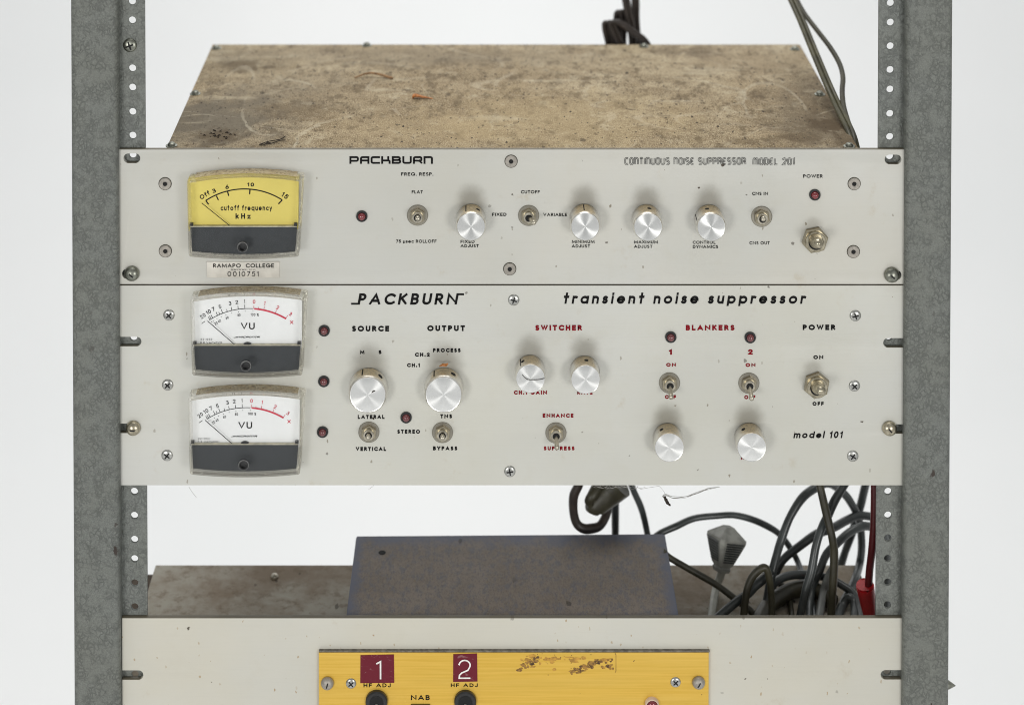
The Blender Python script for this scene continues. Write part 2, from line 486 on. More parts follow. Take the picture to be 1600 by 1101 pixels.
blotchy('tray_rust', ((0.215, 0.165, 0.115), (0.37, 0.345, 0.29), (0.14, 0.095, 0.055)), 16, spk=0.25)

def backdrop_mat():
    t = NT('white_paper')
    n = t.noise(2.2, 3, 0.5)
    c = t.mix(t.rng(n, 0.3, 0.7), (0.83, 0.84, 0.845), (0.86, 0.865, 0.87))
    t.base(c, 0.9, 0.0)
    M['white_paper'] = t.m
backdrop_mat()

# ------------------------------------------------------------------ mesh helpers
class MB:
    def __init__(s):
        s.v, s.f, s.mi = [], [], []
    def add(s, vs, fs, mi=0):
        k = len(s.v)
        s.v += [Vector(q) for q in vs]
        s.f += [tuple(k + i for i in f) for f in fs]
        s.mi += [mi] * len(fs)
        return s
    def box(s, a, b, mi=0):
        (x0, y0, z0), (x1, y1, z1) = a, b
        vs = [(x, y, z) for x in (x0, x1) for y in (y0, y1) for z in (z0, z1)]
        return s.add(vs, [(0, 1, 3, 2), (4, 6, 7, 5), (0, 4, 5, 1), (2, 3, 7, 6), (0, 2, 6, 4), (1, 5, 7, 3)], mi)
    def lathe(s, prof, c=(0, 0, 0), seg=40, mi=0, capend=True, rot=0.0):
        """profile of (radius, y) turned round the Y axis through c"""
        c = Vector(c)
        vs, fs = [], []
        for r, y in prof:
            for i in range(seg):
                a = 2 * math.pi * i / seg + rot
                vs.append((c.x + r * math.cos(a), c.y + y, c.z + r * math.sin(a)))
        for j in range(len(prof) - 1):
            for i in range(seg):
                k = (i + 1) % seg
                fs.append((j * seg + i, j * seg + k, (j + 1) * seg + k, (j + 1) * seg + i))
        if capend:
            fs.append(tuple((len(prof) - 1) * seg + i for i in range(seg)))
        return s.add(vs, fs, mi)
    def prism(s, pts, y0, y1, mi=0, side_mi=None):
        """outline in X,Z pushed from y0 (front) to y1 (back)"""
        n = len(pts)
        vs = [(x, y0, z) for x, z in pts] + [(x, y1, z) for x, z in pts]
        s.add(vs, [tuple(range(n)), tuple(range(2 * n - 1, n - 1, -1))], mi)
        s.add(vs, [(i, (i + 1) % n, n + (i + 1) % n, n + i) for i in range(n)], mi if side_mi is None else side_mi)
        return s
    def loft(s, A, B, mi=0):
        n = len(A)
        return s.add(list(A) + list(B), [(i, (i + 1) % n, n + (i + 1) % n, n + i) for i in range(n)], mi)
    def tube(s, pts, rad, seg=12, mi=0, flat=1.0, sub=8, smooth=True, up=None):
        pts = [Vector(p) for p in pts]
        rads = rad if isinstance(rad, (list, tuple)) else [rad] * len(pts)
        if smooth and len(pts) > 2:
            q, rr = [], []
            for i in range(len(pts) - 1):
                p0, p1, p2, p3 = pts[max(i - 1, 0)], pts[i], pts[i + 1], pts[min(i + 2, len(pts) - 1)]
                for j in range(sub):
                    t = j / sub
                    q.append(0.5 * ((2 * p1) + (p2 - p0) * t + (2 * p0 - 5 * p1 + 4 * p2 - p3) * t * t + (3 * p1 - p0 - 3 * p2 + p3) * t ** 3))
                    rr.append(rads[i] * (1 - t) + rads[i + 1] * t)
            q.append(pts[-1]); rr.append(rads[-1])
        else:
            q, rr = pts, list(rads)
        n = len(q)
        tg = [(q[min(i + 1, n - 1)] - q[max(i - 1, 0)]).normalized() for i in range(n)]
        ref = up or Vector((0.02, 1, 0.03))
        nx = (ref - tg[0] * ref.dot(tg[0])).normalized()
        vs, fs = [], []
        for i in range(n):
            nx = (nx - tg[i] * nx.dot(tg[i])).normalized()
            by = tg[i].cross(nx)
            for k in range(seg):
                a = 2 * math.pi * k / seg
                vs.append(q[i] + nx * (rr[i] * math.cos(a)) + by * (rr[i] * flat * math.sin(a)))
        for i in range(n - 1):
            for k in range(seg):
                l = (k + 1) % seg
                fs.append((i * seg + k, i * seg + l, (i + 1) * seg + l, (i + 1) * seg + k))
        fs.append(tuple(range(seg)))
        fs.append(tuple((n - 1) * seg + k for k in range(seg)))
        return s.add(vs, fs, mi)

WL = {}                               # world location of each object (no rotated parents)
def _link(o, parent, loc):
    C.objects.link(o)
    loc = Vector(loc)
    if parent is not None:
        o.parent = parent
        o.location = loc - WL[parent.name]
    else:
        o.location = loc
    WL[o.name] = loc
    return o

def build(name, mb, mats, parent=None, loc=None, sharp=35, bevel=0.0, recalc=True):
    """mb holds WORLD coordinates when loc is given as None (origin goes to the base centre)"""
    mats = mats if isinstance(mats, (list, tuple)) else [mats]
    if loc is None:
        lo = [min(v[i] for v in mb.v) for i in range(3)]
        hi = [max(v[i] for v in mb.v) for i in range(3)]
        loc = Vector(((lo[0] + hi[0]) / 2, (lo[1] + hi[1]) / 2, lo[2]))
        vs = [v - loc for v in mb.v]
    else:
        vs = mb.v
    me = bpy.data.meshes.new(name)
    me.from_pydata([tuple(v) for v in vs], [], mb.f)
    for mt in mats:
        me.materials.append(M[mt])
    me.polygons.foreach_set('material_index', mb.mi)
    if recalc or bevel:
        bm = bmesh.new()
        bm.from_mesh(me)
        bmesh.ops.remove_doubles(bm, verts=bm.verts, dist=1e-7)
        if recalc:
            bmesh.ops.recalc_face_normals(bm, faces=bm.faces)
        if bevel:
            es = [e for e in bm.edges if len(e.link_faces) == 2 and e.calc_face_angle(0) > 0.6]
            bmesh.ops.bevel(bm, geom=es, offset=bevel, segments=2, affect='EDGES', profile=0.6, clamp_overlap=True)
        bm.to_mesh(me)
        bm.free()
    me.polygons.foreach_set('use_smooth', [True] * len(me.polygons))
    me.set_sharp_from_angle(angle=R(sharp))
    me.update()
    o = bpy.data.objects.new(name, me)
    return _link(o, parent, loc)

def thing(name, label, cat, loc, group=None):
    o = bpy.data.objects.new(name, None)
    o.empty_display_size = 0.02
    o['label'] = label
    o['category'] = cat
    if group:
        o['group'] = group
    return _link(o, None, loc)

def tag(o, label, cat, group=None):
    o['label'] = label
    o['category'] = cat
    if group:
        o['group'] = group
    return o

def copy_tree(src, parent, loc, roty=0.0):
    c = src.copy()
    C.objects.link(c)
    c.parent = parent
    c.location = Vector(loc) - WL[parent.name]
    c.rotation_euler = (0, roty, 0)
    WL[c.name] = Vector(loc)
    for ch in list(src.children):
        d = ch.copy()
        C.objects.link(d)
        d.parent = c
    return c

def plate(name, outer, holes, yf, th, mat, parent, bev=0.0003, mats=None):
    """flat plate with round, slotted or open cut-outs; outlines are lists of (x, z)"""
    cu = bpy.data.curves.new(name, 'CURVE')
    cu.dimensions = '2D'
    cu.fill_mode = 'BOTH'
    for pts in [outer] + holes:
        sp = cu.splines.new('POLY')
        sp.points.add(len(pts) - 1)
        for i, (x, z) in enumerate(pts):
            sp.points[i].co = (x, z, 0, 1)
        sp.use_cyclic_u = True
    cu.extrude = th / 2 - bev
    cu.bevel_depth = bev
    cu.bevel_resolution = 1
    cu.offset = -bev
    tmp = bpy.data.objects.new('tmp', cu)
    C.objects.link(tmp)
    dg = bpy.context.evaluated_depsgraph_get()
    me0 = tmp.evaluated_get(dg).to_mesh()
    mb = MB()
    mb.add([(v.co.x, yf + th / 2 - v.co.z, v.co.y) for v in me0.vertices], [tuple(p.vertices) for p in me0.polygons])
    bpy.data.objects.remove(tmp)
    bpy.data.curves.remove(cu)
    o = build(name, mb, mat, parent, recalc=False, sharp=30)
    bm = bmesh.new(); bm.from_mesh(o.data)
    bmesh.ops.remove_doubles(bm, verts=bm.verts, dist=2e-6)
    bmesh.ops.recalc_face_normals(bm, faces=bm.faces)
    bm.to_mesh(o.data); bm.free()
    o.data.set_sharp_from_angle(angle=R(30))
    return o

def circ(x, z, r, n=28):
    return [(x + r * math.cos(2 * math.pi * i / n), z + r * math.sin(2 * math.pi * i / n)) for i in range(n)]
def obround(x, z, hw, r, n=10):
    out = []
    for i in range(n + 1):
        a = -math.pi / 2 + math.pi * i / n
        out.append((x + hw - r + r * math.cos(a), z + r * math.sin(a)))
    for i in range(n + 1):
        a = math.pi / 2 + math.pi * i / n
        out.append((x - hw + r + r * math.cos(a), z + r * math.sin(a)))
    return out
def xz(px, py, Y=0.0):
    p = P(px, py, Y)
    return (p.x, p.z)
def qarc(a, m, b, n=14):
    """points on the circular arc a-m-b (photo pixels)"""
    (x1, y1), (x2, y2), (x3, y3) = a, m, b
    d = 2 * (x1 * (y2 - y3) + x2 * (y3 - y1) + x3 * (y1 - y2))
    ux = ((x1**2 + y1**2) * (y2 - y3) + (x2**2 + y2**2) * (y3 - y1) + (x3**2 + y3**2) * (y1 - y2)) / d
    uy = ((x1**2 + y1**2) * (x3 - x2) + (x2**2 + y2**2) * (x1 - x3) + (x3**2 + y3**2) * (x2 - x1)) / d
    r = math.hypot(x1 - ux, y1 - uy)
    a0, a1 = math.atan2(y1 - uy, x1 - ux), math.atan2(y3 - uy, x3 - ux)
    return [(ux + r * math.cos(a0 + (a1 - a0) * i / n), uy + r * math.sin(a0 + (a1 - a0) * i / n)) for i in range(n + 1)], (ux, uy, r)

# ------------------------------------------------------------------ stroke lettering
def E(cx, cy, rx, ry, a0, a1):
    n = max(3, int(abs(a1 - a0) / 14))
    return [(cx + rx * math.cos(R(a0 + (a1 - a0) * i / n)), cy + ry * math.sin(R(a0 + (a1 - a0) * i / n))) for i in range(n + 1)]
X = 0.7
def ring(cx, cy, rx, ry):
    return E(cx, cy, rx, ry, 90, 450)
G = {
 'A': (.80, [[(0, 0), (.40, 1), (.80, 0)], [(.13, .30), (.67, .30)]]),
 'B': (.52, [[(0, .52), (0, 1), (.26, 1)] + E(.26, .76, .22, .24, 90, -90) + [(0, .52)], [(0, .52), (0, 0), (.28, 0)] + E(.28, .26, .24, .26, -90, 90)]),
 'C': (.74, [E(.46, .5, .46, .5, 48, 312)]),
 'D': (.66, [[(0, 1), (0, 0), (.2, 0)] + E(.2, .5, .46, .5, -90, 90) + [(0, 1)]]),
 'E': (.46, [[(.46, 1), (0, 1), (0, 0), (.46, 0)], [(0, .52), (.42, .52)]]),
 'F': (.44, [[(.44, 1), (0, 1), (0, 0)], [(0, .50), (.40, .50)]]),
 'G': (.88, [E(.46, .5, .46, .5, 45, 350) + [(.92, .48), (.52, .48)]]),
 'H': (.60, [[(0, 0), (0, 1)], [(.60, 0), (.60, 1)], [(0, .52), (.60, .52)]]),
 'I': (.0, [[(0, 0), (0, 1)]]),
 'J': (.36, [[(.36, 1), (.36, .2)] + E(.18, .2, .18, .2, 0, -180)]),
 'K': (.58, [[(0, 0), (0, 1)], [(.52, 1), (.02, .45)], [(.16, .60), (.58, 0)]]),
 'L': (.42, [[(0, 1), (0, 0), (.42, 0)]]),
 'M': (.98, [[(0, 0), (.06, 1), (.49, .14), (.92, 1), (.98, 0)]]),
 'N': (.78, [[(0, 0), (0, 1), (.78, 0), (.78, 1)]]),
 'O': (.92, [ring(.46, .5, .46, .5)]),
 'P': (.50, [[(0, 0), (0, 1), (.24, 1)] + E(.24, .73, .25, .27, 90, -90) + [(0, .46)]]),
 'Q': (.92, [ring(.46, .5, .46, .5), [(.6, .3), (.9, 0)]]),
 'R': (.54, [[(0, 0), (0, 1), (.24, 1)] + E(.24, .74, .25, .26, 90, -90) + [(0, .48)], [(.22, .48), (.54, 0)]]),
 'S': (.48, [E(.25, .75, .22, .25, 52, 270) + E(.24, .25, .25, .25, 85, -132)]),
 'T': (.54, [[(0, 1), (.54, 1)], [(.27, 1), (.27, 0)]]),
 'U': (.60, [[(0, 1), (0, .3)] + E(.30, .3, .30, .3, 180, 360) + [(.60, 1)]]),
 'V': (.72, [[(0, 1), (.36, 0), (.72, 1)]]),
 'W': (1.04, [[(0, 1), (.27, 0), (.52, 1), (.77, 0), (1.04, 1)]]),
 'X': (.62, [[(0, 0), (.62, 1)], [(0, 1), (.62, 0)]]),
 'Y': (.66, [[(0, 1), (.33, .45), (.66, 1)], [(.33, .45), (.33, 0)]]),
 'Z': (.56, [[(0, 1), (.56, 1), (0, 0), (.56, 0)]]),
 '0': (.54, [ring(.27, .5, .27, .5)]),
 '1': (.18, [[(0, .80), (.18, 1), (.18, 0)]]),
 '2': (.50, [E(.25, .74, .25, .26, 170, -35) + [(0, 0), (.50, 0)]]),
 '3': (.46, [E(.22, .76, .20, .24, 150, -90) + E(.22, .26, .24, .26, 90, -150)]),
 '5': (.48, [[(.44, 1), (.10, 1), (.04, .56)] + E(.22, .32, .26, .32, 120, -145)]),
 '6': (.50, [[(.36, 1), (.06, .45)] + E(.25, .3, .25, .3, 150, 510)]),
 '4': (.52, [[(.40, 0), (.40, 1), (0, .28), (.52, .28)]]),
 '7': (.46, [[(0, 1), (.46, 1), (.10, 0)]]),
 '8': (.48, [ring(.24, .76, .20, .24), ring(.24, .26, .24, .26)]),
 '.': (.0, [[(0, -.02), (0, .06)]]), ',': (.06, [[(.06, .08), (0, -.12)]]),
 '-': (.34, [[(0, .46), (.34, .46)]]), '+': (.4, [[(0, .45), (.4, .45)], [(.2, .2), (.2, .7)]]),
 '=': (.36, [[(0, .58), (.36, .58)], [(0, .34), (.36, .34)]]),
 '%': (.7, [ring(.14, .8, .14, .2), ring(.56, .2, .14, .2), [(.1, 0), (.6, 1)]]),
 ' ': (.30, []),
 'a': (.66, [ring(.33, .35, .33, .35), [(.66, 0), (.66, X)]]),
 'c': (.52, [E(.34, .35, .34, .35, 50, 310)]),
 'd': (.66, [ring(.33, .35, .33, .35), [(.66, 0), (.66, 1.05)]]),
 'e': (.66, [[(0, .35), (.66, .35)] + E(.33, .35, .33, .35, 0, 312)]),
 'f': (.34, [E(.32, .82, .17, .20, 70, 180) + [(.15, 0)], [(0, .66), (.34, .66)]]),
 'i': (.0, [[(0, 0), (0, X)], [(0, .94), (0, 1.02)]]),
 'k': (.48, [[(0, 0), (0, 1.05)], [(.42, X), (.02, .30)], [(.14, .42), (.48, 0)]]),
 'l': (.0, [[(0, 0), (0, 1.05)]]),
 'm': (.92, [[(0, 0), (0, X)], [(0, .42)] + E(.23, .46, .23, .24, 180, 0) + [(.46, 0)], [(.46, .42)] + E(.69, .46, .23, .24, 180, 0) + [(.92, 0)]]),
 'n': (.50, [[(0, 0), (0, X)], [(0, .40)] + E(.25, .44, .25, .26, 180, 0) + [(.50, 0)]]),
 'o': (.68, [ring(.34, .35, .34, .35)]),
 'p': (.66, [ring(.33, .35, .33, .35), [(0, X), (0, -.28)]]),
 'q': (.66, [ring(.33, .35, .33, .35), [(.66, X), (.66, -.28)]]),
 'r': (.30, [[(0, 0), (0, X)], [(0, .40)] + E(.22, .45, .22, .25, 180, 60)]),
 's': (.38, [E(.20, .53, .17, .17, 35, 270) + E(.19, .18, .19, .18, 85, -150)]),
 't': (.34, [[(.16, 1.0), (.16, 0)], [(0, .66), (.34, .66)]]),
 'u': (.50, [[(.50, X), (.50, 0)], [(0, X), (0, .26)] + E(.25, .26, .25, .26, 180, 360)]),
 'y': (.54, [[(0, X), (.28, .02)], [(.54, X), (.16, -.28)]]),
 'z': (.46, [[(0, X), (.46, X), (0, 0), (.46, 0)]]),
 'µ': (.50, [[(.50, X), (.50, 0)], [(0, -.25), (0, X)], [(0, .26)] + E(.25, .26, .25, .26, 180, 360)]),
}
for ch in 'acemnopqrsuyzµ':
    G[ch] = (G[ch][0], [[(x, y * .915) for x, y in st] for st in G[ch][1]])
G['d'] = (.66, [ring(.33, .32, .33, .32), [(.66, 0), (.66, 1.0)]])
G['i'] = (.0, [[(0, 0), (0, .64)], [(0, .995), (0, 1.0)]])
rc = .22
T = dict(G)                                # squared display lettering of the upper unit
T.update({
 'P': (.95, [[(0, 0), (0, 1)], [(0, 1), (.75, 1)] + E(.75, .80, .2, .2, 90, 0) + E(.75, .56, .2, .2, 0, -90) + [(.12, .36)]]),
 'A': (.95, [[(0, 0)] + E(.22, .78, .22, .22, 180, 90) + [(.95, 1), (.95, 0)], [(0, .42), (.95, .42)]]),
 'C': (.95, [[(.95, 1)] + E(.22, .78, .22, .22, 90, 180) + E(.22, .22, .22, .22, 180, 270) + [(.95, 0)]]),
 'K': (.95, [[(0, 1), (0, 0)], [(0, .42), (.78, .42)], [(.78, 1), (.78, .5)], [(.78, .42)] + E(.80, .25, .15, .17, 90, 0) + [(.95, 0)]]),
 'B': (.95, [[(.12, .5), (.80, .5)] + E(.75, .25, .2, .25, 75, -90) + [(0, 0), (0, 1), (.7, 1)] + E(.7, .77, .2, .23, 90, -60)]),
 'U': (.95, [[(0, 1)] + E(.22, .22, .22, .22, 180, 270) + E(.73, .22, .22, .22, 270, 360) + [(.95, 1)]]),
 'R': (.95, [[(0, 0)] + E(.22, .78, .22, .22, 180, 90) + E(.75, .80, .2, .2, 90, 0) + E(.75, .56, .2, .2, 0, -90) + [(.1, .40)], [(.7, .40), (.95, 0)]]),
 'N': (.95, [[(0, 0), (0, 1)], [(0, 1)] + E(.73, .78, .22, .22, 90, 0) + [(.95, 0)]]),
})
U = {                                      # narrow rounded outline lettering
 'C': (.5, [[(.5, .95)] + E(.25, .72, .25, .28, 60, 180) + E(.25, .28, .25, .28, 180, 300) + [(.5, .06)]]),
 'O': (.5, [E(.25, .72, .25, .28, 0, 180) + E(.25, .28, .25, .28, 180, 360) + [(.5, .72)]]),
 'N': (.5, [[(0, 0), (0, 1), (.2, 1)] + E(.25, .72, .25, .28, 90, 0) + [(.5, 0)]]),
 'T': (.5, [[(0, 1), (.5, 1)], [(.25, 1), (.25, 0)]]),
 'I': (.0, [[(0, 0), (0, 1)]]),
 'U': (.5, [[(0, 1)] + E(.25, .28, .25, .28, 180, 360) + [(.5, 1)]]),
 'S': (.5, [[(.5, .9)] + E(.25, .75, .25, .25, 40, 250) + E(.25, .25, .25, .25, 70, -140)]),
 'E': (.42, [[(.42, 1)] + E(.25, .72, .25, .28, 90, 180) + E(.25, .28, .25, .28, 180, 270) + [(.42, 0)], [(0, .5), (.36, .5)]]),
 'P': (.5, [[(0, 0), (0, 1), (.2, 1)] + E(.25, .72, .25, .28, 90, -90) + [(.05, .44)]]),
 'R': (.5, [[(0, 0), (0, 1), (.2, 1)] + E(.25, .74, .25, .26, 90, -90) + [(.05, .48)], [(.25, .48), (.5, .3), (.5, 0)]]),
 'M': (.7, [[(0, 0), (0, .75)] + E(.175, .75, .175, .25, 180, 0) + [(.35, 0)], [(.35, .75)] + E(.525, .75, .175, .25, 180, 0) + [(.7, 0)]]),
 'D': (.5, [[(0, 0), (0, 1), (.2, 1)] + E(.22, .65, .28, .35, 90, 0) + E(.22, .35, .28, .35, 0, -90) + [(0, 0)]]),
 'L': (.42, [[(0, 1), (0, 0), (.42, 0)]]),
 '2': (.5, [E(.25, .72, .25, .28, 170, -35) + [(0, 0), (.5, 0)]]),
 '0': (.5, [E(.25, .72, .25, .28, 0, 180) + E(.25, .28, .25, .28, 180, 360) + [(.5, .72)]]),
 '1': (.15, [[(0, .85), (.15, 1), (.15, 0)]]),
 ' ': (.4, []),
}

def ribbon(pts, hw, off=0.0, cap=True):
    """left and right outlines of a stroke of half width hw"""
    q = [Vector(p) for p in pts]
    r = [q[0]]
    for p in q[1:]:
        if (p - r[-1]).length > 1e-5:
            r.append(p)
    q = r
    closed = (q[0] - q[-1]).length < 1e-4 and len(q) > 3
    if closed:
        q = q[:-1]
    n = len(q)
    if cap and not closed and n > 1:
        q[0] = q[0] + (q[0] - q[1]).normalized() * hw
        q[-1] = q[-1] + (q[-1] - q[-2]).normalized() * hw
    L, Rr = [], []
    for i in range(n):
        a = q[i - 1] if (i > 0 or closed) else None
        b = q[(i + 1) % n] if (i < n - 1 or closed) else None
        d1 = (q[i] - a).normalized() if a is not None else (b - q[i]).normalized()
        d2 = (b - q[i]).normalized() if b is not None else d1
        n1, n2 = Vector((-d1.y, d1.x)), Vector((-d2.y, d2.x))
        m = n1 + n2
        if m.length < 1e-4:
            m = n1
        m.normalize()
        k = 1 / max(0.5, m.dot(n1))
        L.append(q[i] + m * (k * (hw + off)))
        Rr.append(q[i] - m * (k * (hw - off)))
    if closed:
        L.append(L[0]); Rr.append(Rr[0])
    return L, Rr

_layer = [0]
def put_stroke(mb, L, Rr, f, Y):
    _layer[0] = (_layer[0] + 1) % 40
    yy = Y - 0.0000025 * _layer[0]
    vs = [f(p, yy) for p in L] + [f(p, yy) for p in Rr]
    n = len(L)
    mb.add(vs, [(i, n + i, n + i + 1, i + 1) for i in range(n - 1)])

def text(mb, s, x0, x1, top, base, weight=.18, gap=.28, slant=0.0, font=G, Y=-0.00016, outline=None, rot=0.0):
    """letters between photo columns x0..x1, cap height top..base"""
    H = base - top
    hw = weight / 2
    pos, wtot = [], 0
    for i, ch in enumerate(s):
        wg = font[ch][0]
        pos.append(wtot)
        wtot += wg + (0 if ch == ' ' else weight) + (gap if i < len(s) - 1 else 0)
    sx = (x1 - x0 - math.tan(R(slant)) * H * 0.5) / wtot
    cx, cy = (x0 + x1) / 2, (top + base) / 2
    cr, sr = math.cos(R(rot)), math.sin(R(rot))
    for ch, ox in zip(s, pos):
        low = ch in 'pqyµ,'
        for st in font[ch][1]:
            pts = [(hw + p[0], hw + p[1] * (1 - 2 * hw)) for p in st]
            jobs = [ribbon(pts, hw)] if outline is None else [ribbon(pts, outline, o, cap=False) for o in (-hw, hw)]
            for L, Rr in jobs:
                def f(p, yy):
                    y = min(1.08, max(-.35 if low else 0.0, p.y))
                    x = x0 + (ox + p.x) * sx + math.tan(R(slant)) * y * H
                    yp = base - y * H
                    if rot:
                        dx, dy = x - cx, yp - cy
                        x, yp = cx + dx * cr + dy * sr, cy - dx * sr + dy * cr
                    return P(x, yp, yy)
                put_stroke(mb, L, Rr, f, Y)
    return mb

def line(mb, pts, wpx, Y=-0.00016, cap=False):
    L, Rr = ribbon(pts, wpx / 2, cap=cap)
    put_stroke(mb, L, Rr, lambda p, yy: P(p.x, p.y, yy), Y)

def letter(parent, s, x0, x1, top, base, mat='black_print', **kw):
    mb = MB()
    text(mb, s, x0, x1, top, base, **kw)
    return build('lettering', mb, mat, parent, recalc=False)

# ------------------------------------------------------------------ backdrop
mb = MB()
prof = [(-3.0, -0.75), (-1.0, -0.75), (1.0, -0.75)]
for i in range(1, 13):
    a = R(90 * i / 12)
    prof.append((1.0 + 0.9 * math.sin(a), -0.75 + 0.9 * (1 - math.cos(a))))
prof.append((1.9, 3.2))
n = len(prof)
mb.add([(x, y, z) for x in (-3.2, 3.2) for y, z in prof], [(i, i + 1, n + i + 1, n + i) for i in range(n - 1)])
bd = build('backdrop', mb, 'white_paper', sharp=60)
bd['kind'] = 'structure'

# ------------------------------------------------------------------ rack
YF, YR = -0.004, 0.0034          # front face of the posts, front face of the rails
ZB, ZT = P(800, 1330).z, P(800, -240).z
rack = thing('equipment_rack', 'grey hammered steel equipment rack holding three units between its two posts', 'rack', (0, 0.03, ZB))

def post(xo, xi, sgn):
    """channel post: front face from xo (outer) to xi (inner); sgn = +1 when inner is at larger x"""
    r = 0.0022
    path = [(xo, 0.045)]
    path += [(xo + sgn * (r - r * math.cos(R(a))), YF + r - r * math.sin(R(a))) for a in range(0, 91, 15)]
    path += [(xi - sgn * (r - r * math.sin(R(a))), YF + r - r * math.cos(R(a))) for a in range(0, 91, 15)]
    path += [(xi, YR + 0.0018)]
    L, Rr = ribbon(path, 0.0008, 0.0008 * (-sgn), cap=False)
    nn = len(L)
    mb = MB()
    A = list(L) + list(reversed(Rr))
    m = len(A)
    zs = [ZB + (ZT - ZB) * i / 8 for i in range(9)]
    vs = [(p.x, p.y, z) for z in zs for p in A]
    fs = []
    for j in range(8):
        fs += [(j * m + i, j * m + (i + 1) % m, (j + 1) * m + (i + 1) % m, (j + 1) * m + i) for i in range(m)]
    fs += [tuple(range(m)), tuple(8 * m + i for i in range(m))]
    mb.add(vs, fs)
    return build('post', mb, 'hammered_grey', rack, sharp=40)

xl_o, xl_i = P(117, 550, YF).x, P(181.6, 550, YF).x
xr_o, xr_i = P(1481.7, 550, YF).x, P(1417.6, 550, YF).x
post_l = post(xl_o, xl_i, 1)
post_r = post(xr_o, xr_i, -1)

def rail(x0, x1, hx, ys, parent):
    holes = []
    for y in ys:
        q = P(hx, y, YR)
        if ZB + .01 < q.z < ZT - .01:
            holes.append(circ(P(hx, 550, YR).x, q.z, 0.0022))
    o = plate('mounting_rail', [(x0, ZB), (x1, ZB), (x1, ZT), (x0, ZT)], holes, YR, 0.0018, 'hammered_rail', parent, bev=0.0003)
    return o
base_l = [2.5, 32, 107, 137, 175, 212]
ys_l = [-33, -68, -103] + base_l + [242 + 105.1 * k + d for k in range(9) for d in (0, 37.6, 75)]
ys_l = [y for y in ys_l if abs(y - 662) > 12]
ys_r = [-32, -66, 5, 35.5, 72.5, 109.5, 140, 178, 214] + [244.5 + 104.6 * k + d for k in range(9) for d in (0, 37, 72.5)]
rail_l = rail(xl_i - 0.0004, P(228.6, 550, YR).x, 208.8, ys_l, post_l)
rail_r = rail(P(1370.4, 550, YR).x, xr_i + 0.0004, 1388.8, ys_r, post_r)

def phillips(parent, px, py, dpx, Y=0.0, mat='screw_steel', rot=None, name='screw', dome=0.22):
    c = P(px, py, Y)
    r = dpx * S / 2
    prof = [(r, 0), (r * 0.98, -r * .06), (r * .9, -r * dome * .7), (r * .7, -r * dome * 1.15), (r * .4, -r * dome * 1.4), (0.00001, -r * dome * 1.5)]
    o = build(name, MB().lathe(prof, seg=28), mat, parent, loc=c, sharp=50)
    a0 = random.uniform(0, 90) if rot is None else rot
    m2 = MB()
    yy = -r * dome * 1.5 - 0.00003
    hw, ln = r * .13, r * .58
    pts = []
    for k in range(4):
        a = R(a0 + 90 * k)
        u, v = Vector((math.cos(a), math.sin(a))), Vector((-math.sin(a), math.cos(a)))
        pts += [u * hw - v * hw, u * ln - v * hw * .75, u * ln + v * hw * .75]
    m2.prism([(c.x + p.x, c.z + p.y) for p in pts], c.y + yy, c.y - r * dome * .9)
    build('cross_recess', m2, 'dark_hole', o)
    return o

def slotted(parent, px, py, dpx, rot, Y=0.0, mat='zinc_bolt'):
    c = P(px, py, Y)
    r = dpx * S / 2
    prof = [(r * .82, 0), (r, -r * .12), (r * .98, -r * .3), (r * .86, -r * .55), (r * .6, -r * .76), (r * .3, -r * .86), (0.00001, -r * .9)]
    o = build('slotted_screw', MB().lathe(prof, seg=32), mat, parent, loc=c, sharp=60)
    u = Vector((math.cos(R(rot)), math.sin(R(rot))))
    v = Vector((-u.y, u.x))
    # slot follows the dome
    L, hw = [], r * .10
    mbs = MB()
    ks = [-.92, -.7, -.45, -.2, 0, .2, .45, .7, .92]
    ydome = lambda t: -r * (.9 - .62 * abs(t) ** 2.2)
    A = [(c.x + u.x * r * t - v.x * hw, c.y + ydome(t) - 0.00006, c.z + u.y * r * t - v.y * hw) for t in ks]
    B = [(c.x + u.x * r * t + v.x * hw, c.y + ydome(t) - 0.00006, c.z + u.y * r * t + v.y * hw) for t in ks]
    mbs.add(A + B, [(i, i + 1, len(ks) + i + 1, len(ks) + i) for i in range(len(ks) - 1)])
    build('slot', mbs, 'dark_hole', o, recalc=False)
    return o

s0 = phillips(rack, 203, 71, 22, Y=YR, mat='zinc_bolt', rot=20, name='rack_screw', dome=.28)
# pointed bolt end sticking out behind the right post
q = P(1476, 1069, 0.03)
mbb = MB().tube([q + Vector((-.012, 0, 0)), q, q + Vector((.0025, 0, 0)), q + Vector((.0068, 0, -.0006))], [.0027, .0027, .0026, .0003], seg=14, smooth=False)
build('pointed_bolt', mbb, 'zinc_bolt', rack)

# ------------------------------------------------------------------ shared control builders
def knob_mesh(r, d, face_r):
    mb = MB()
    prof = [(r * .97, -0.0004), (r, -0.0010), (r, -(d - .0022)), (r * .985, -(d - .0012)), (face_r * 1.03, -(d - .0003)), (face_r * 1.01, -(d - .0001))]
    mb.lathe(prof, seg=56, capend=False)
    return mb

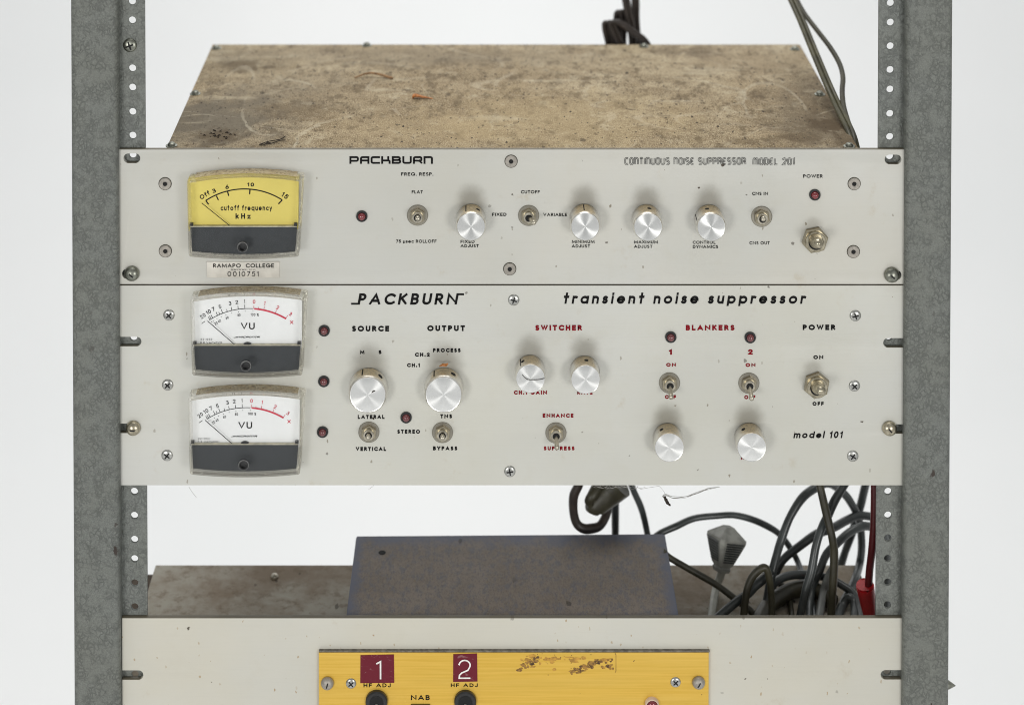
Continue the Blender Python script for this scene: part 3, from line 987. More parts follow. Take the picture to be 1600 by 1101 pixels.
def make_knob(parent, loc, r, d, face_r, ang, hole):
    o = build('knob', knob_mesh(r, d, face_r), 'knob_side', parent, loc=loc, sharp=30)
    f = MB().lathe([(face_r * 1.012, -(d - .0001)), (face_r * .985, -(d - .00022)), (face_r * .955, -(d - .0002)), (face_r * .5, -(d - .0002)), (0.00001, -(d - .0002))], seg=56, capend=False)
    ch = build('knob_face', f, 'knob_face', o, loc=loc, sharp=12)
    a0 = math.pi / 2
    w_ = r * .035
    pm = MB()
    pm.box((-w_, -(d - .002), r * .97), (w_, -.0015, r * 1.004))
    pl = build('pointer_line', pm, 'dark_hole', o, loc=loc)
    sm = MB()
    a = R(hole)
    hx, hz = math.sin(a), math.cos(a)
    n_ = Vector((hx, 0, hz)); tn = Vector((hz, 0, -hx)); ax = Vector((0, 1, 0))
    ctr = n_ * (r * 1.0015) + Vector((0, -d * .52, 0))
    rr = r * .14
    ringp = [ctr + tn * (rr * math.cos(2 * math.pi * i / 16)) + ax * (rr * math.sin(2 * math.pi * i / 16)) for i in range(16)]
    inner = [p - n_ * (r * .12) for p in ringp]
    sm.loft(ringp, inner)
    sm.add(ringp, [tuple(range(16))])
    build('set_screw_hole', sm, 'dark_hole', o, loc=loc)
    o.rotation_euler = (0, R(ang), 0)
    return o

def knob_patch(base, r, amt=.52):  # dark brown ellipse centred just above the knob
    return (base.x, base.z + r * 1.15, r * 1.3, r * 1.55, amt)

def mini_toggle(parent, px, py, tip_px, tip_py, tip_d, scale=1.0):
    c = P(px, py)
    s_ = scale
    o = build('toggle_switch', MB().lathe([(.0034 * s_, -.001), (.0034 * s_, -.0042), (.0031 * s_, -.0045), (.0022 * s_, -.0045), (.0020 * s_, -.0022)], seg=28, capend=True), 'nickel', parent, loc=c)
    mw = MB().lathe([(.0064 * s_, 0), (.0064 * s_, -.0006), (.0060 * s_, -.0009), (.0034 * s_, -.0009)], c=c, seg=40, capend=False)
    build('washer', mw, 'washer_dusty', o)
    mn = MB().lathe([(.0049 * s_, -.0009), (.0049 * s_, -.0024), (.0043 * s_, -.0028), (.0030 * s_, -.0028)], c=c, seg=6, capend=False, rot=R(90 + random.uniform(-8, 8)))
    build('hex_nut', mn, 'nut_dusty', o, sharp=20)
    mh = MB().lathe([(.0021 * s_, -.0046), (.00001, -.00462)], c=c, seg=20, capend=False)
    build('bushing_hole', mh, 'dark_hole', o, recalc=False)
    tip = P(tip_px, tip_py, -tip_d)
    b = c + Vector((0, -.003, 0))
    dv = (tip - b)
    pts = [b, b + dv * .35, b + dv * .72, b + dv * .88, b + dv * .97, tip]
    mlv = MB().tube(pts, [x * s_ for x in (.0010, .00125, .00145, .0016, .0012, .0003)], seg=16, smooth=False)
    build('lever', mlv, 'nickel', o, sharp=60)
    return o

def power_toggle(parent, px, py, tip_px, tip_py, rot):
    c = P(px, py)
    o = build('toggle_switch', MB().lathe([(.0063, -.0008), (.0063, -.0052), (.0058, -.0056), (.0046, -.0056), (.0042, -.003), (.0005, -.003)], seg=36), 'old_brass', parent, loc=c)
    mn = MB().lathe([(.0079, -.0002), (.0082, -.0009), (.0082, -.0027), (.0074, -.0034), (.0058, -.0034)], c=c, seg=6, capend=False, rot=R(rot))
    build('hex_nut', mn, 'nut_dusty', o, sharp=20)
    mh = MB().lathe([(.0044, -.00565), (.00001, -.00566)], c=c, seg=24, capend=False)
    build('bushing_hole', mh, 'dark_hole', o, recalc=False)
    tip = P(tip_px, tip_py, -.019)
    b = c + Vector((0, -.003, 0))
    dv = tip - b
    ts = [0, .30, .5, .70, .84, .94, 1.0]
    rs = [.0042, .0040, .0031, .0029, .0031, .0024, .0004]
    mlv = MB().tube([b + dv * t for t in ts], rs, seg=24, smooth=False)
    build('lever', mlv, 'old_brass', o, sharp=60)
    return o

def led(parent, px, py, mat='lamp_red', rec=0.0):
    c = P(px, py)
    o = build('indicator_lamp', MB().lathe([(.00345, 0), (.00345, -.0009), (.0032, -.0012), (.0025, -.0012), (.0024, .0006)], seg=32, capend=True), 'black_plastic', parent, loc=c)
    md = MB().lathe([(.00235, .0004), (.00235, -.0010), (.0021, -.0018), (.0016, -.0025), (.0009, -.0029), (.00001, -.0030)], c=c, seg=24, capend=False)
    build('lens', md, mat, o, sharp=70)
    return o

def socket_screw(parent, px, py, mat='rivet_steel'):
    c = P(px, py)
    R_ = .0037
    o = build('panel_screw', MB().lathe([(R_, 0), (R_, -.0005), (R_ * .92, -.0008), (R_ * .45, -.0008), (R_ * .36, -.0006), (R_ * .3, .0012)], seg=30), mat, parent, loc=c, sharp=25)
    mh = MB().lathe([(R_ * .34, -.0004), (.00001, -.0004)], c=c, seg=16, capend=False)
    build('hex_socket', mh, 'dark_hole', o, recalc=False)
    mr = MB().lathe([(R_ * 1.0, -.0001), (R_ * 1.10, -.0001)], c=c, seg=30, capend=False)
    build('countersink_gap', mr, 'cable_olive', o, recalc=False)
    return o

def meter(parent, dx, dy, dial_mat, scale_fn):
    o_ = lambda pts: [(x + dx, y + dy) for x, y in pts]
    YFm = -0.0115
    def outline(grow, Y):
        top, _ = qarc((293 - grow, 283 - grow), (382.5, 274.5 - grow), (472.5 + grow, 281 - grow), 18)
        bot, _ = qarc((465.5 + grow, 402 + grow), (381, 406.5 + grow), (296 - grow, 402 + grow), 14)
        # soften the four corners
        pts = top[:]
        c1 = [(473.2 + grow, 283 - grow), (473.2 + grow, 286)]
        c2 = [(466.6 + grow, 397), (466.4 + grow, 400.5)]
        c3 = [(294.6 - grow, 400), (294.2 - grow, 397)]
        c4 = [(291.6 - grow, 288), (291.8 - grow, 285 - grow)]
        pts = top + c1 + c2 + bot + c3 + c4
        return [P(x + dx, y + dy, Y) for x, y in pts]
    F = outline(0, YFm)
    Fi = outline(-3.2, YFm)
    # walls run straight back (same X,Z) to the panel
    back = lambda pts, Y: [Vector((p.x, Y, p.z)) for p in pts]
    bev = [Vector((p.x, YFm + .0012, p.z)) for p in F]
    # slight front chamfer: shrink the front ring
    cx = sum(p.x for p in F) / len(F); cz = sum(p.z for p in F) / len(F)
    Fs = [Vector((cx + (p.x - cx) * .988, YFm, cz + (p.z - cz) * .984)) for p in F]
    mb = MB()
    mb.loft(back(F, -.0002), bev)
    mb.loft(bev, Fs)
    mb.loft(Fs, Fi)
    mb.loft(Fi, back(Fi, -.003))
    mb.loft(back(Fi, -.003), back(F, -.0002))
    cov = build('meter', mb, 'acrylic_wall', parent, sharp=40)
    md_ = MB()
    st = F[1:18]
    lift = Vector((0, 0, .00012))
    A_ = [Vector((p.x, -.0004, p.z)) + lift for p in st]
    B_ = [Vector((p.x, YFm + .0030, p.z)) + lift for p in st]
    md_.add(A_ + B_, [(i, i + 1, 17 + i + 1, 17 + i) for i in range(16)])
    build('dust_film', md_, 'settled_dust', cov, recalc=False)
    mbw = MB()
    mbw.add([Vector((p.x, YFm + .0001, p.z)) for p in Fi], [tuple(range(len(Fi)))])
    build('clear_window', mbw, 'clear_window', cov, recalc=False)
    YD = -.0030
    topd, _ = qarc((295, 280), (381, 273), (466.5, 279), 16)
    dp = o_(topd + [(466, 358), (296, 358)])
    md = MB().prism([xz(x, y, YD) for x, y in dp], YD, -.0002)
    build('dial', md, dial_mat, cov)
    # lower shroud
    YS = -.0052
    bot, _ = qarc((461, 394), (381, 398.5), (300.5, 394), 12)
    sp = o_([(297.5, 354.3), (464, 354.0)] + bot)
    ms = MB().prism([xz(x, y, YS) for x, y in sp], YS, YD - .0001)
    build('shroud', ms, 'shroud', cov, sharp=20)
    ml = MB()
    a, b = P(297.5 + dx, 354.3 + dy, YS), P(464 + dx, 354.0 + dy, YS)
    ml.box((a.x, YS - .0001, a.z - .0001), (b.x, YD - .0002, a.z + .0003))
    build('shroud_ledge', ml, 'cream_edge', cov)
    for x in (299, 462):
        mc = MB()
        q = P(x + dx, 351 + dy, -.0045)
        mc.box((q.x - .0010, -.0050, q.z - .0006), (q.x + .0010, -.0032, q.z + .0008))
        build('end_stop', mc, 'black_plastic', cov)
    # zero adjuster
    q = P(379 + dx, 385.5 + dy, YFm)
    mz = MB().lathe([(.0033, .0002), (.0033, -.0005), (.0027, -.0008), (.0023, -.0008), (.0021, .0018)], c=q, seg=28)
    z = build('zero_screw', mz, 'black_plastic', cov)
    mz2 = MB().lathe([(.0033, -.0002), (.0031, -.0009), (.0029, -.0009)], c=q, seg=28, capend=False)
    build('zero_screw_rim', mz2, 'rim_grey', cov)
    scale_fn(cov, dx, dy, YD - .0001)
    return cov
simple('rim_grey', (0.20, 0.20, 0.195), 0.3, 0.2)

def yellow_scale(cov, dx, dy, Y):
    f = lambda x, y: (180 + x / 5, 220 + y / 5)
    mb = MB()
    arc, (ux, uy, r) = qarc(f(708, 467), f(1012, 377), f(1305, 463), 30)
    line(mb, arc, 1.8, Y)
    for (x1, y1, x2, y2) in ((708, 467, 730, 497), (790, 430, 806, 464), (878, 398, 887, 431), (1053, 381, 1050, 418), (1305, 463, 1275, 494)):
        line(mb, [f(x1, y1), f(x2, y2)], 1.9, Y)
    text(mb, 'Off', *(311.5, 328, 301.5, 308.5), weight=.2, gap=.22, Y=Y, rot=33)
    text(mb, '3', *(331.6, 337.2, 295, 301.5), weight=.2, Y=Y, rot=22)
    text(mb, '6', *(352, 357.5, 289, 295.5), weight=.2, Y=Y, rot=10)
    text(mb, '10', *(386.5, 397, 285.5, 291.5), weight=.22, gap=.3, Y=Y, rot=-2)
    text(mb, '15', *(440, 450.5, 302, 309.5), weight=.2, gap=.3, Y=Y, rot=-34)
    text(mb, 'cutoff frequency', 344.8, 425, 320.6, 329, weight=.2, gap=.3, Y=Y)
    text(mb, 'kHz', 368, 391.5, 333.6, 342, weight=.24, gap=.5, Y=Y)
    build('scale_print', mb, 'black_print', cov, recalc=False)
    mn = MB()
    a, b = P(*f(677, 487), -.0055), P(*f(893, 662), -.0042)
    mn.tube([a, b, b + (b - a) * .12], .00021, seg=6, smooth=False)
    build('needle', mn, 'black_print', cov)

def vu_scale(cov, dx, dy, Y):
    # coordinates below are those of the upper dial; ox, oy move them
    ox, oy = dx - 5.3, dy - 185.3
    if abs(ox) > 1:
        ox, oy = -4.0, 154.7
    f = lambda x, y: (180 + x / 5 + ox, 440 + y / 5 + oy)
    mb = MB()
    arcA, (ux, uy, r) = qarc(f(735, 300), f(1012, 211), f(1335, 290), 60)
    blk = [p for p in arcA if p[0] <= f(1082, 0)[0]]
    line(mb, blk, .9, Y)
    def tick(x, ln, wd, m):
        px = f(x, 0)[0]
        py = uy - math.sqrt(max(0, r * r - (px - ux) ** 2))
        d = Vector((px - ux, py - uy)).normalized()
        line(m, [(px, py), (px + d.x * ln, py + d.y * ln)], wd, Y)
    for x, ln in ((740, 5), (750, 5.4), (762, 5.6), (800, 6.2), (817, 4.2), (840, 6.6), (876, 4.2), (912, 5.6), (962, 5.4), (1013, 6)):
        tick(x, ln, .85, mb)
    def t(m, s, x, y, wpx, h, rot, wt=.17):
        cx, cy = f(x, y)
        text(m, s, cx - wpx / 2, cx + wpx / 2, cy - h / 2, cy + h / 2, weight=wt, gap=.22, Y=Y, rot=rot)
    t(mb, '20', 685, 268, 8.4, 6.2, 36)
    t(mb, '10', 729, 237, 7.4, 6.2, 32)
    t(mb, '7', 768, 214, 4, 6.2, 26)
    t(mb, '5', 818, 196, 4, 6, 20)
    t(mb, '3', 897, 170, 4, 6, 10)
    t(mb, '2', 950, 160, 4.2, 6, 6)
    t(mb, '1', 1010, 154, 1.6, 6, 0)
    line(mb, [f(675, 328), f(702, 309)], .9, Y)
    t(mb, 'VU', 1036, 347, 21.5, 10.2, 0, .17)
    for x, y in ((752, 314), (768, 304), (795, 290), (828, 274), (865, 260), (910, 246), (963, 236), (1016, 231), (1076, 231)):
        line(mb, [f(x - 2.5, y), f(x + 2.5, y)], .9, Y)
    for s, x, y, w_, rot in (('20', 788, 325, 4.6, 30), ('40', 815, 308, 4.6, 27), ('60', 874, 282, 4.6, 16), ('80', 967, 261, 4.6, 5), ('100 %', 1090, 258, 12.5, -3)):
        t(mb, s, x, y, w_, 4.2, rot, .16)
    text(mb, '22-053', f(667, 0)[0], f(757, 0)[0], f(0, 442)[1], f(0, 459)[1], weight=.14, gap=.34, Y=Y)
    text(mb, '0.8 VAC=0VU', f(665, 0)[0], f(832, 0)[0], f(0, 468)[1], f(0, 485)[1], weight=.15, gap=.28, Y=Y)
    text(mb, 'MICRONTA', f(965, 0)[0], f(1128, 0)[0], f(0, 426)[1], f(0, 439)[1], weight=.28, gap=.2, slant=22, font=T, Y=Y)
    line(mb, [f(925, 437), f(960, 436)], .7, Y)
    line(mb, [f(940, 432), f(966, 430)], .6, Y)
    build('scale_print', mb, 'black_print', cov, recalc=False)
    mr = MB()
    red = [p for p in arcA if p[0] >= f(1078, 0)[0]]
    line(mr, [(p[0], p[1]) for p in red], 2.5, Y)
    for x, ln in ((1082, 5), (1118, 3.4), (1160, 5.4), (1250, 5.6), (1333, 6)):
        tick(x, ln, .7, mr)
    t(mr, '0', 1085, 157, 4, 6, 0)
    t(mr, '1', 1168, 168, 1.8, 6, -12)
    t(mr, '2', 1270, 203, 4, 6, -22)
    t(mr, '3', 1370, 253, 4, 6, -34)
    t(mr, 'X', 1378, 318, 5.2, 5.2, 0, .2)
    build('red_scale_print', mr, 'dial_red', cov, recalc=False)
    mn = MB()
    a, b = P(*f(722, 307), -.0055), P(*f(935, 492), -.0042)
    mn.tube([a, b, b + (b - a) * .12], .00021, seg=6, smooth=False)
    build('needle', mn, 'black_print', cov)
    mk = MB()
    q = P(*f(1030, 497), -.0055)
    mk.lathe([(.0036, .0015), (.0036, -.0002), (.003, -.0008), (.0001, -.001)], c=(q.x, q.y + .0014, q.z - .0026), seg=28)
    build('needle_pivot', mk, 'black_plastic', cov)

# ------------------------------------------------------------------ upper unit
K1 = [(736.1, 341.3), (912.6, 341.3), (1009.8, 342), (1107.6, 342.3)]
RS = 23.4 * S
sm1 = [knob_patch(P(*k), RS) for k in K1]
qm = P(383, 262)
sm1 += [(qm.x, qm.z - .002, .038, .0065, .30), (P(1270, 350).x, P(1270, 350).z, .008, .006, .25)]
panel_mat('panel_upper', (0.545, 0.545, 0.515), sm1, (1.03, 1.0, 0.95))
z1t, z1b = P(800, 233.8).z, P(800, 444).z
x1l, x1r = P(186, 340).x, P(1414, 340).x
unit1 = thing('noise_suppressor', 'upper rack unit with yellow meter, four knobs in a row and dusty lid', 'audio unit', ((x1l + x1r) / 2, 0, z1b))
sl = []
for px, py, hwp in ((206, 247.6, 13), (1395.5, 249.4, 13), (203, 428, 12.5), (1396, 430, 12.5)):
    a = P(px, py)
    sl.append(obround(a.x, a.z, hwp * S, 7.4 * S))
plate('front_panel', [(x1l, z1b), (x1r, z1b), (x1r, z1t), (x1l, z1t)], sl, 0.0, 0.0032, 'panel_upper', unit1)
# chassis: deep steel box, its lid level with the panel top
Y_BACK = 0.198
ZTOP = P(800, 234.6, 0.0032).z
def top_pt(px, py):
    """point of the lid seen at a photo pixel"""
    lo, hi = 0.0, 0.4
    for _ in range(40):
        m = (lo + hi) / 2
        if P(px, py, m).z > ZTOP:
            lo = m
        else:
            hi = m
    return P(px, py, (lo + hi) / 2)
YB = top_pt(800, 70).y
dusty_top()
bl, br_ = top_pt(333, 70.5), top_pt(1250, 72)
fl, fr_ = top_pt(262, 230), top_pt(1340, 232)
zb = z1b + .004
mb = MB()
vt = [(fl.x, .0034, ZTOP), (fr_.x, .0034, ZTOP), (br_.x, YB, ZTOP), (bl.x, YB, ZTOP)]
vb = [(x, y, zb) for x, y, z in vt]
mb.add(vb + [(x, y, ZTOP - .0016) for x, y, z in vt], [(0, 1, 2, 3), (0, 1, 5, 4), (1, 2, 6, 5), (2, 3, 7, 6), (3, 0, 4, 7)])
build('chassis', mb, 'chassis_side', unit1)
mb = MB()
ex = .0006
vt2 = [(fl.x - ex, .0034, ZTOP), (fr_.x + ex, .0034, ZTOP), (br_.x + ex, YB + ex, ZTOP), (bl.x - ex, YB + ex, ZTOP)]
mb.add([(x, y, ZTOP - .0015) for x, y, z in vt2] + vt2, [(0, 1, 2, 3), (4, 5, 6, 7), (0, 1, 5, 4), (1, 2, 6, 5), (2, 3, 7, 6), (3, 0, 4, 7)])
lid = build('lid', mb, 'dusty_steel', unit1, bevel=0.0004)
for px, py in ((338, 76), (573, 71.5), (1006, 73), (1242, 77.5), (305, 147), (1281, 148), (268, 228), (1327, 229)):
    q = top_pt(px, py)
    mb = MB()
    r = .0024
    prof = [(r * 1.5, 0), (r * 1.5, .0004), (r, .0006), (r, .0011), (r * .8, .0019), (r * .45, .0023), (.00001, .0024)]
    vs = MB().lathe(prof, seg=24, capend=False)
    mb.add([(v.x, v.z, v.y) for v in vs.v], vs.f)
    build('lid_screw', mb, 'zinc_bolt', unit1, loc=q, sharp=60)
meter(unit1, 0, 0, 'dial_yellow', yellow_scale)
kn = None
ang1 = [-20, -3, 175, -68]
hol1 = [48, 110, 8 - 175, -12 + 68]
for (px, py), a, h in zip(K1, ang1, hol1):
    make_knob(unit1, P(px, py), RS, .0122, RS * .90, a, h)
for px, py in ((258, 287), (258.4, 392), (798.6, 252), (796.4, 420), (1334.6, 287), (1333.4, 393)):
    socket_screw(unit1, px, py)
slotted(unit1, 206.5, 426.5, 23.5, -42)
slotted(unit1, 1393, 428.5, 24, -42)
mini_toggle(unit1, 652.4, 336, 652.6, 341.5, .0120)
mini_toggle(unit1, 826, 336.4, 835.5, 348.5, .0118)
mini_toggle(unit1, 1190, 338, 1193, 342, .0120)
power_toggle(unit1, 1272.5, 373, 1279.5, 380.5, 12)
led(unit1, 565.4, 337.4)
led(unit1, 1273, 304)
hv = dict(weight=.195, gap=.2)
LT = [('FREQ. RESP.', 626.8, 677, 269.6, 274.8), ('FLAT', 643.4, 660.6, 297.6, 302.6), ('75 µsec ROLLOFF', 619, 682, 374.6, 379.6),
      ('FIXED', 719.6, 741.6, 375.2, 380), ('ADJUST', 719.6, 748, 382, 386.6), ('FIXED', 769, 791.4, 332.8, 337.7),
      ('CUTOFF', 814, 843.4, 297.6, 302.6), ('VARIABLE', 849, 886, 333, 338), ('MINIMUM', 893.6, 929, 375.4, 380.2), ('ADJUST', 893.4, 922, 382.2, 387),
      ('MAXIMUM', 990.8, 1028, 375.9, 380.7), ('ADJUST', 990.6, 1019.4, 382.8, 387.6), ('CONTROL', 1082.4, 1118, 376.4, 381.2), ('DYNAMICS', 1082.6, 1122, 383.2, 388),
      ('POWER', 1255, 1285.4, 272.8, 278), ('CNS IN', 1175.2, 1200, 300.2, 305.2), ('CNS OUT', 1171, 1202.6, 377.2, 382.2)]
for s_, a, b, c_, d_ in LT:
    letter(unit1, s_, a, b, c_, d_, **hv)
letter(unit1, 'PACKBURN', 546, 676.4, 244.4, 256.2, weight=.245, gap=.16, font=T)
letter(unit1, 'CONTINUOUS NOISE SUPPRESSOR', 976, 1165.5, 246.4, 257.8, 'grey_print', weight=.17, gap=.13, font=U, outline=.036)
letter(unit1, 'MODEL 201', 1176.3, 1241.6, 247.0, 258.4, 'grey_print', weight=.17, gap=.13, font=U, outline=.036)
# asset tag
a, b = P(323, 408.5), P(437, 433.5)
mb = MB().prism([(x, z) for x, z in ((a.x, b.z), (b.x, b.z), (b.x, a.z), (a.x, a.z))], -.0005, .0)
tagp = build('asset_tag', mb, 'tag_metal', unit1, bevel=.0004)
mb = MB()
text(mb, 'RAMAPO  COLLEGE', 333, 428, 412.0, 418.2, weight=.17, gap=.2, Y=-.0007)
text(mb, 'MAHWAH, N.J.', 361, 399, 420, 422.4, weight=.18, gap=.4, Y=-.0007)
text(mb, '0010751', 355.5, 404, 424.2, 431.8, weight=.11, gap=.3, Y=-.0007)
build('lettering', mb, 'black_print', tagp, recalc=False)

# ------------------------------------------------------------------ middle unit
KB = [(576, 603.4), (693.6, 603)]
KS = [(828.1, 576.6), (913.2, 578), (1042.8, 683), (1170.0, 682.6)]
RB = 30 * S
sm2 = [knob_patch(P(*k), RB, .52) for k in KB] + [knob_patch(P(*k), RS, .52) for k in KS]
for dx, dy in ((5.3, 185.3), (1.8, 340)):
    q = P(383 + dx, 260 + dy)
    sm2.append((q.x, q.z - .002, .040, .0065, .34))
sm2.append((P(1270, 575).x, P(1270, 575).z, .008, .007, .3))
panel_mat('panel_middle', (0.57, 0.57, 0.54), sm2, (1.0, 0.985, 0.93))
z2t, z2b = P(800, 446.0).z, P(800, 758).z
x2l, x2r = P(185.6, 600).x, P(1412.2, 600).x
unit2 = thing('noise_suppressor', 'middle rack unit with two white VU meters stacked at its left and red lettering', 'audio unit', ((x2l + x2r) / 2, 0, z2b))
def open_slot(outer_x, px, py, rpx, left):
    """points of a slot cut in from the panel edge, in order along the edge"""
    c = P(px, py)
    r = rpx * S
    if left:
        arc_ = [(c.x + r * math.sin(R(a)), c.z + r * math.cos(R(a))) for a in range(0, 181, 15)]
        return [(outer_x, c.z + r)] + arc_ + [(outer_x, c.z - r)]        # going down the left edge
    arc_ = [(c.x - r * math.sin(R(a)), c.z - r * math.cos(R(a))) for a in range(0, 181, 15)]
    return [(outer_x, c.z - r)] + arc_ + [(outer_x, c.z + r)]            # going up the right edge
outer = [(x2l, z2t)] + open_slot(x2l, 213.5, 533.6, 7.3, True) + open_slot(x2l, 210, 669, 7.3, True) + [(x2l, z2b), (x2r, z2b)]
outer += open_slot(x2r, 1387, 670, 7.3, False) + open_slot(x2r, 1387.5, 535.6, 7.3, False) + [(x2r, z2t)]
plate('front_panel', outer, [], 0.0, 0.0032, 'panel_middle', unit2)
xa, xb = P(275, 600).x, P(1325, 600).x
mb = MB().box((xa, .0034, z2b + .030), (xb, .16, z2t - .004))
build('chassis', mb, 'chassis_side', unit2)
meter(unit2, 5.3, 185.3, 'dial_white', vu_scale)
meter(unit2, 1.8, 340.0, 'dial_white', vu_scale)
for (px, py), a, h in zip(KB, (-17, -30), (40 + 17, 30 + 30)):
    make_knob(unit2, P(px, py), RB, .0105, RB * .895, a, h)
for (px, py), a, h in zip(KS, (-40, 72, 160, 170), (-30 + 40, 5 - 72, -28 - 160, -28 - 170)):
    make_knob(unit2, P(px, py), RS, .0118, RS * .93, a, h)
for px, py in ((264, 492), (262, 601), (261, 711), (1336.4, 493), (1335, 602.6), (1332.4, 712), (802.6, 468.5), (796.6, 736)):
    phillips(unit2, px, py, 18)
slotted(unit2, 208.5, 667.6, 23, 0, mat='old_brass')
slotted(unit2, 1389.4, 668, 23, -50, mat='old_brass')
mini_toggle(unit2, 576.4, 674.4, 575, 683.5, .0120)
mini_toggle(unit2, 691.4, 675, 691.4, 684, .0120)
mini_toggle(unit2, 868.6, 675.6, 870.4, 701.5, .0115)
mini_toggle(unit2, 1046, 597.6, 1048.6, 622.6, .0115)
mini_toggle(unit2, 1170, 598, 1174.8, 625, .0115)
power_toggle(unit2, 1275, 599.4, 1283.6, 610.5, 20)
for px, py in ((506.6, 516), (506, 595), (504, 674), (634.6, 651.4), (1048, 526), (1172, 526.6)):
    led(unit2, px, py, 'lamp_dull')
fu = dict(weight=.29, gap=.34)
for s_, a, b, c_, d_ in [('SOURCE', 550, 608, 509, 517.8), ('OUTPUT', 667.6, 726.4, 508.4, 517.2), ('M', 562.6, 569.4, 547, 553), ('S', 591.4, 596, 547, 553),
      ('PROCESS', 676.6, 719.6, 544, 550.2), ('CH.2', 648.4, 671.4, 551, 557), ('CH.1', 636, 656, 567.4, 573.4), ('LATERAL', 559, 600.8, 648, 654.2),
      ('TNS', 688, 706.2, 647, 653.2), ('VERTICAL', 556, 603.2, 698, 704.2), ('BYPASS', 676.6, 714.4, 697, 703.2), ('STEREO', 620.8, 656.2, 671, 677.2),
      ('POWER', 1254.4, 1305.2, 507.2, 515.6), ('ON', 1271, 1286.4, 555, 561), ('OFF', 1269.6, 1287, 627.6, 633.6)]:
    letter(unit2, s_, a, b, c_, d_, **fu)
for s_, a, b, c_, d_ in [('SWITCHER', 836.4, 909.2, 507.8, 516.4), ('BLANKERS', 1071.6, 1147.6, 507.6, 516.2), ('CH.1 GAIN', 803, 854.6, 610, 616.2), ('RATE', 902, 925.8, 610, 616.2),
      ('ENHANCE', 848, 896, 646, 652.2), ('SUPPRESS', 849.6, 897.6, 697, 703.2), ('1', 1045.2, 1050, 545.6, 554), ('2', 1169, 1176.2, 545.6, 554),
      ('ON', 1041, 1056, 567, 572.6), ('ON', 1165, 1180.4, 567.4, 573), ('OFF', 1039, 1056.2, 617, 623), ('OFF', 1163, 1180.2, 617.4, 623.4),
      ('RATE', 1034.6, 1059, 711.6, 717.8), ('RATE', 1157.6, 1182, 711.6, 717.8)]:
    letter(unit2, s_, a, b, c_, d_, 'red_print', **fu)
letter(unit2, 'transient noise suppressor', 879.6, 1259, 457.2, 474.6, weight=.215, gap=.38, slant=9)
letter(unit2, 'model 101', 1239.6, 1316.6, 673.6, 684.2, weight=.23, gap=.3, slant=10)
mb = MB()
text(mb, 'PACKBURN', 558.5, 715.5, 458.4, 476, weight=.215, gap=.34, slant=10)
line(mb, [(548.6, 474.6), (560.6, 474.6), (564, 463)], 2.8)
line(mb, [(711.5, 475.5), (714.6, 459.8), (725, 459.8)], 2.8)
build('lettering', mb, 'black_print', unit2, recalc=False)

# ------------------------------------------------------------------ lower rack shelf and gold-fronted preamplifier
panel_mat('panel_lower', (0.57, 0.56, 0.51), [], (1.02, 0.99, 0.93), speck_keep=0.09, bits=0.24, bitcol=(0.32, 0.20, 0.07))
z3t, z3b = P(800, 965.2).z, P(800, 1300).z
x3l, x3r = P(190.6, 1030).x, P(1411.4, 1030).x
shelf = thing('rack_shelf', 'beige rack panel at the bottom with a rusty brown tray behind it', 'rack shelf', ((x3l + x3r) / 2, 0, z3b))
outer = [(x3l, z3t)] + open_slot(x3l, 216.5, 1054, 7.3, True) + [(x3l, z3b), (x3r, z3b)] + open_slot(x3r, 1383.5, 1053.6, 7.3, False) + [(x3r, z3t)]
plate('front_panel', outer, [], 0.0, 0.0032, 'panel_lower', shelf)
ZTR = P(800, 1062, 0.0).z
def lev(px, py, z):
    lo, hi = -0.05, 0.6
    for _ in range(40):
        m = (lo + hi) / 2
        if P(px, py, m).z > z:
            lo = m
        else:
            hi = m
    return P(px, py, (lo + hi) / 2)
tb = lev(800, 882, ZTR)
tl, tr_ = lev(243, 882, ZTR), lev(1340, 882, ZTR)
mb = MB()
v0 = [(tl.x - .001, .0036, ZTR), (tr_.x + .001, .0036, ZTR), (tr_.x, tb.y, ZTR), (tl.x, tb.y, ZTR)]
mb.add([(x, y, ZTR - .06) for x, y, z in v0] + v0, [(0, 1, 2, 3), (4, 5, 6, 7), (0, 1, 5, 4), (1, 2, 6, 5), (2, 3, 7, 6), (3, 0, 4, 7)])
tray = build('tray', mb, 'tray_rust', shelf, bevel=.0008)
mb = MB().box((tl.x - .020, .004, ZTR - .0075), (tl.x - .0012, tb.y - .001, ZTR - .006))
simple('dark_rust', (0.06, 0.045, 0.032), 0.85, var=0.4, nscale=120)
build('side_flange', mb, 'dark_rust', tray)
q = lev(429, 902, ZTR)
vs = MB().lathe([(.0026, 0), (.0026, .001), (.002, .0022), (.0001, .0027)], seg=20, capend=False)
mb = MB(); mb.add([(v.x, v.z, v.y) for v in vs.v], vs.f)
build('tray_screw', mb, 'nickel', shelf, loc=q, sharp=60)

YG = -0.0026
amp = thing('preamplifier', 'gold fronted unit with red number labels and dusty slate blue case in bottom panel', 'preamplifier', (P(803, 1200).x, 0, P(800, 1210).z))
gx0, gx1, gz1, gz0 = P(498, 1060, YG).x, P(1107.5, 1060, YG).x, P(800, 1019, YG).z, P(800, 1230, YG).z
plate('faceplate', [(gx0, gz0), (gx1, gz0), (gx1, gz1), (gx0, gz1)], [], YG, -YG - .0001, 'gold_plate', amp, bev=.0004)
mb = MB().box((gx0 + .0002, YG + .0003, gz1 + .0001), (gx1 + .0006, -.0001, gz1 + .0007))
simple('worn_edge', (0.16, 0.145, 0.12), 0.6, var=0.4)
build('faceplate_edge', mb, 'worn_edge', amp)
ZBX = P(800, 961.5, 0.0036).z
cl, cr2 = lev(556.5, 836.5, ZBX), lev(1039, 833, ZBX)
c0, c1 = lev(541, 960, ZBX), lev(1060.5, 960, ZBX)
ybx = (cl.y + cr2.y) / 2
blue_case(c0.x, c1.x, .0036, ybx)
mb = MB()
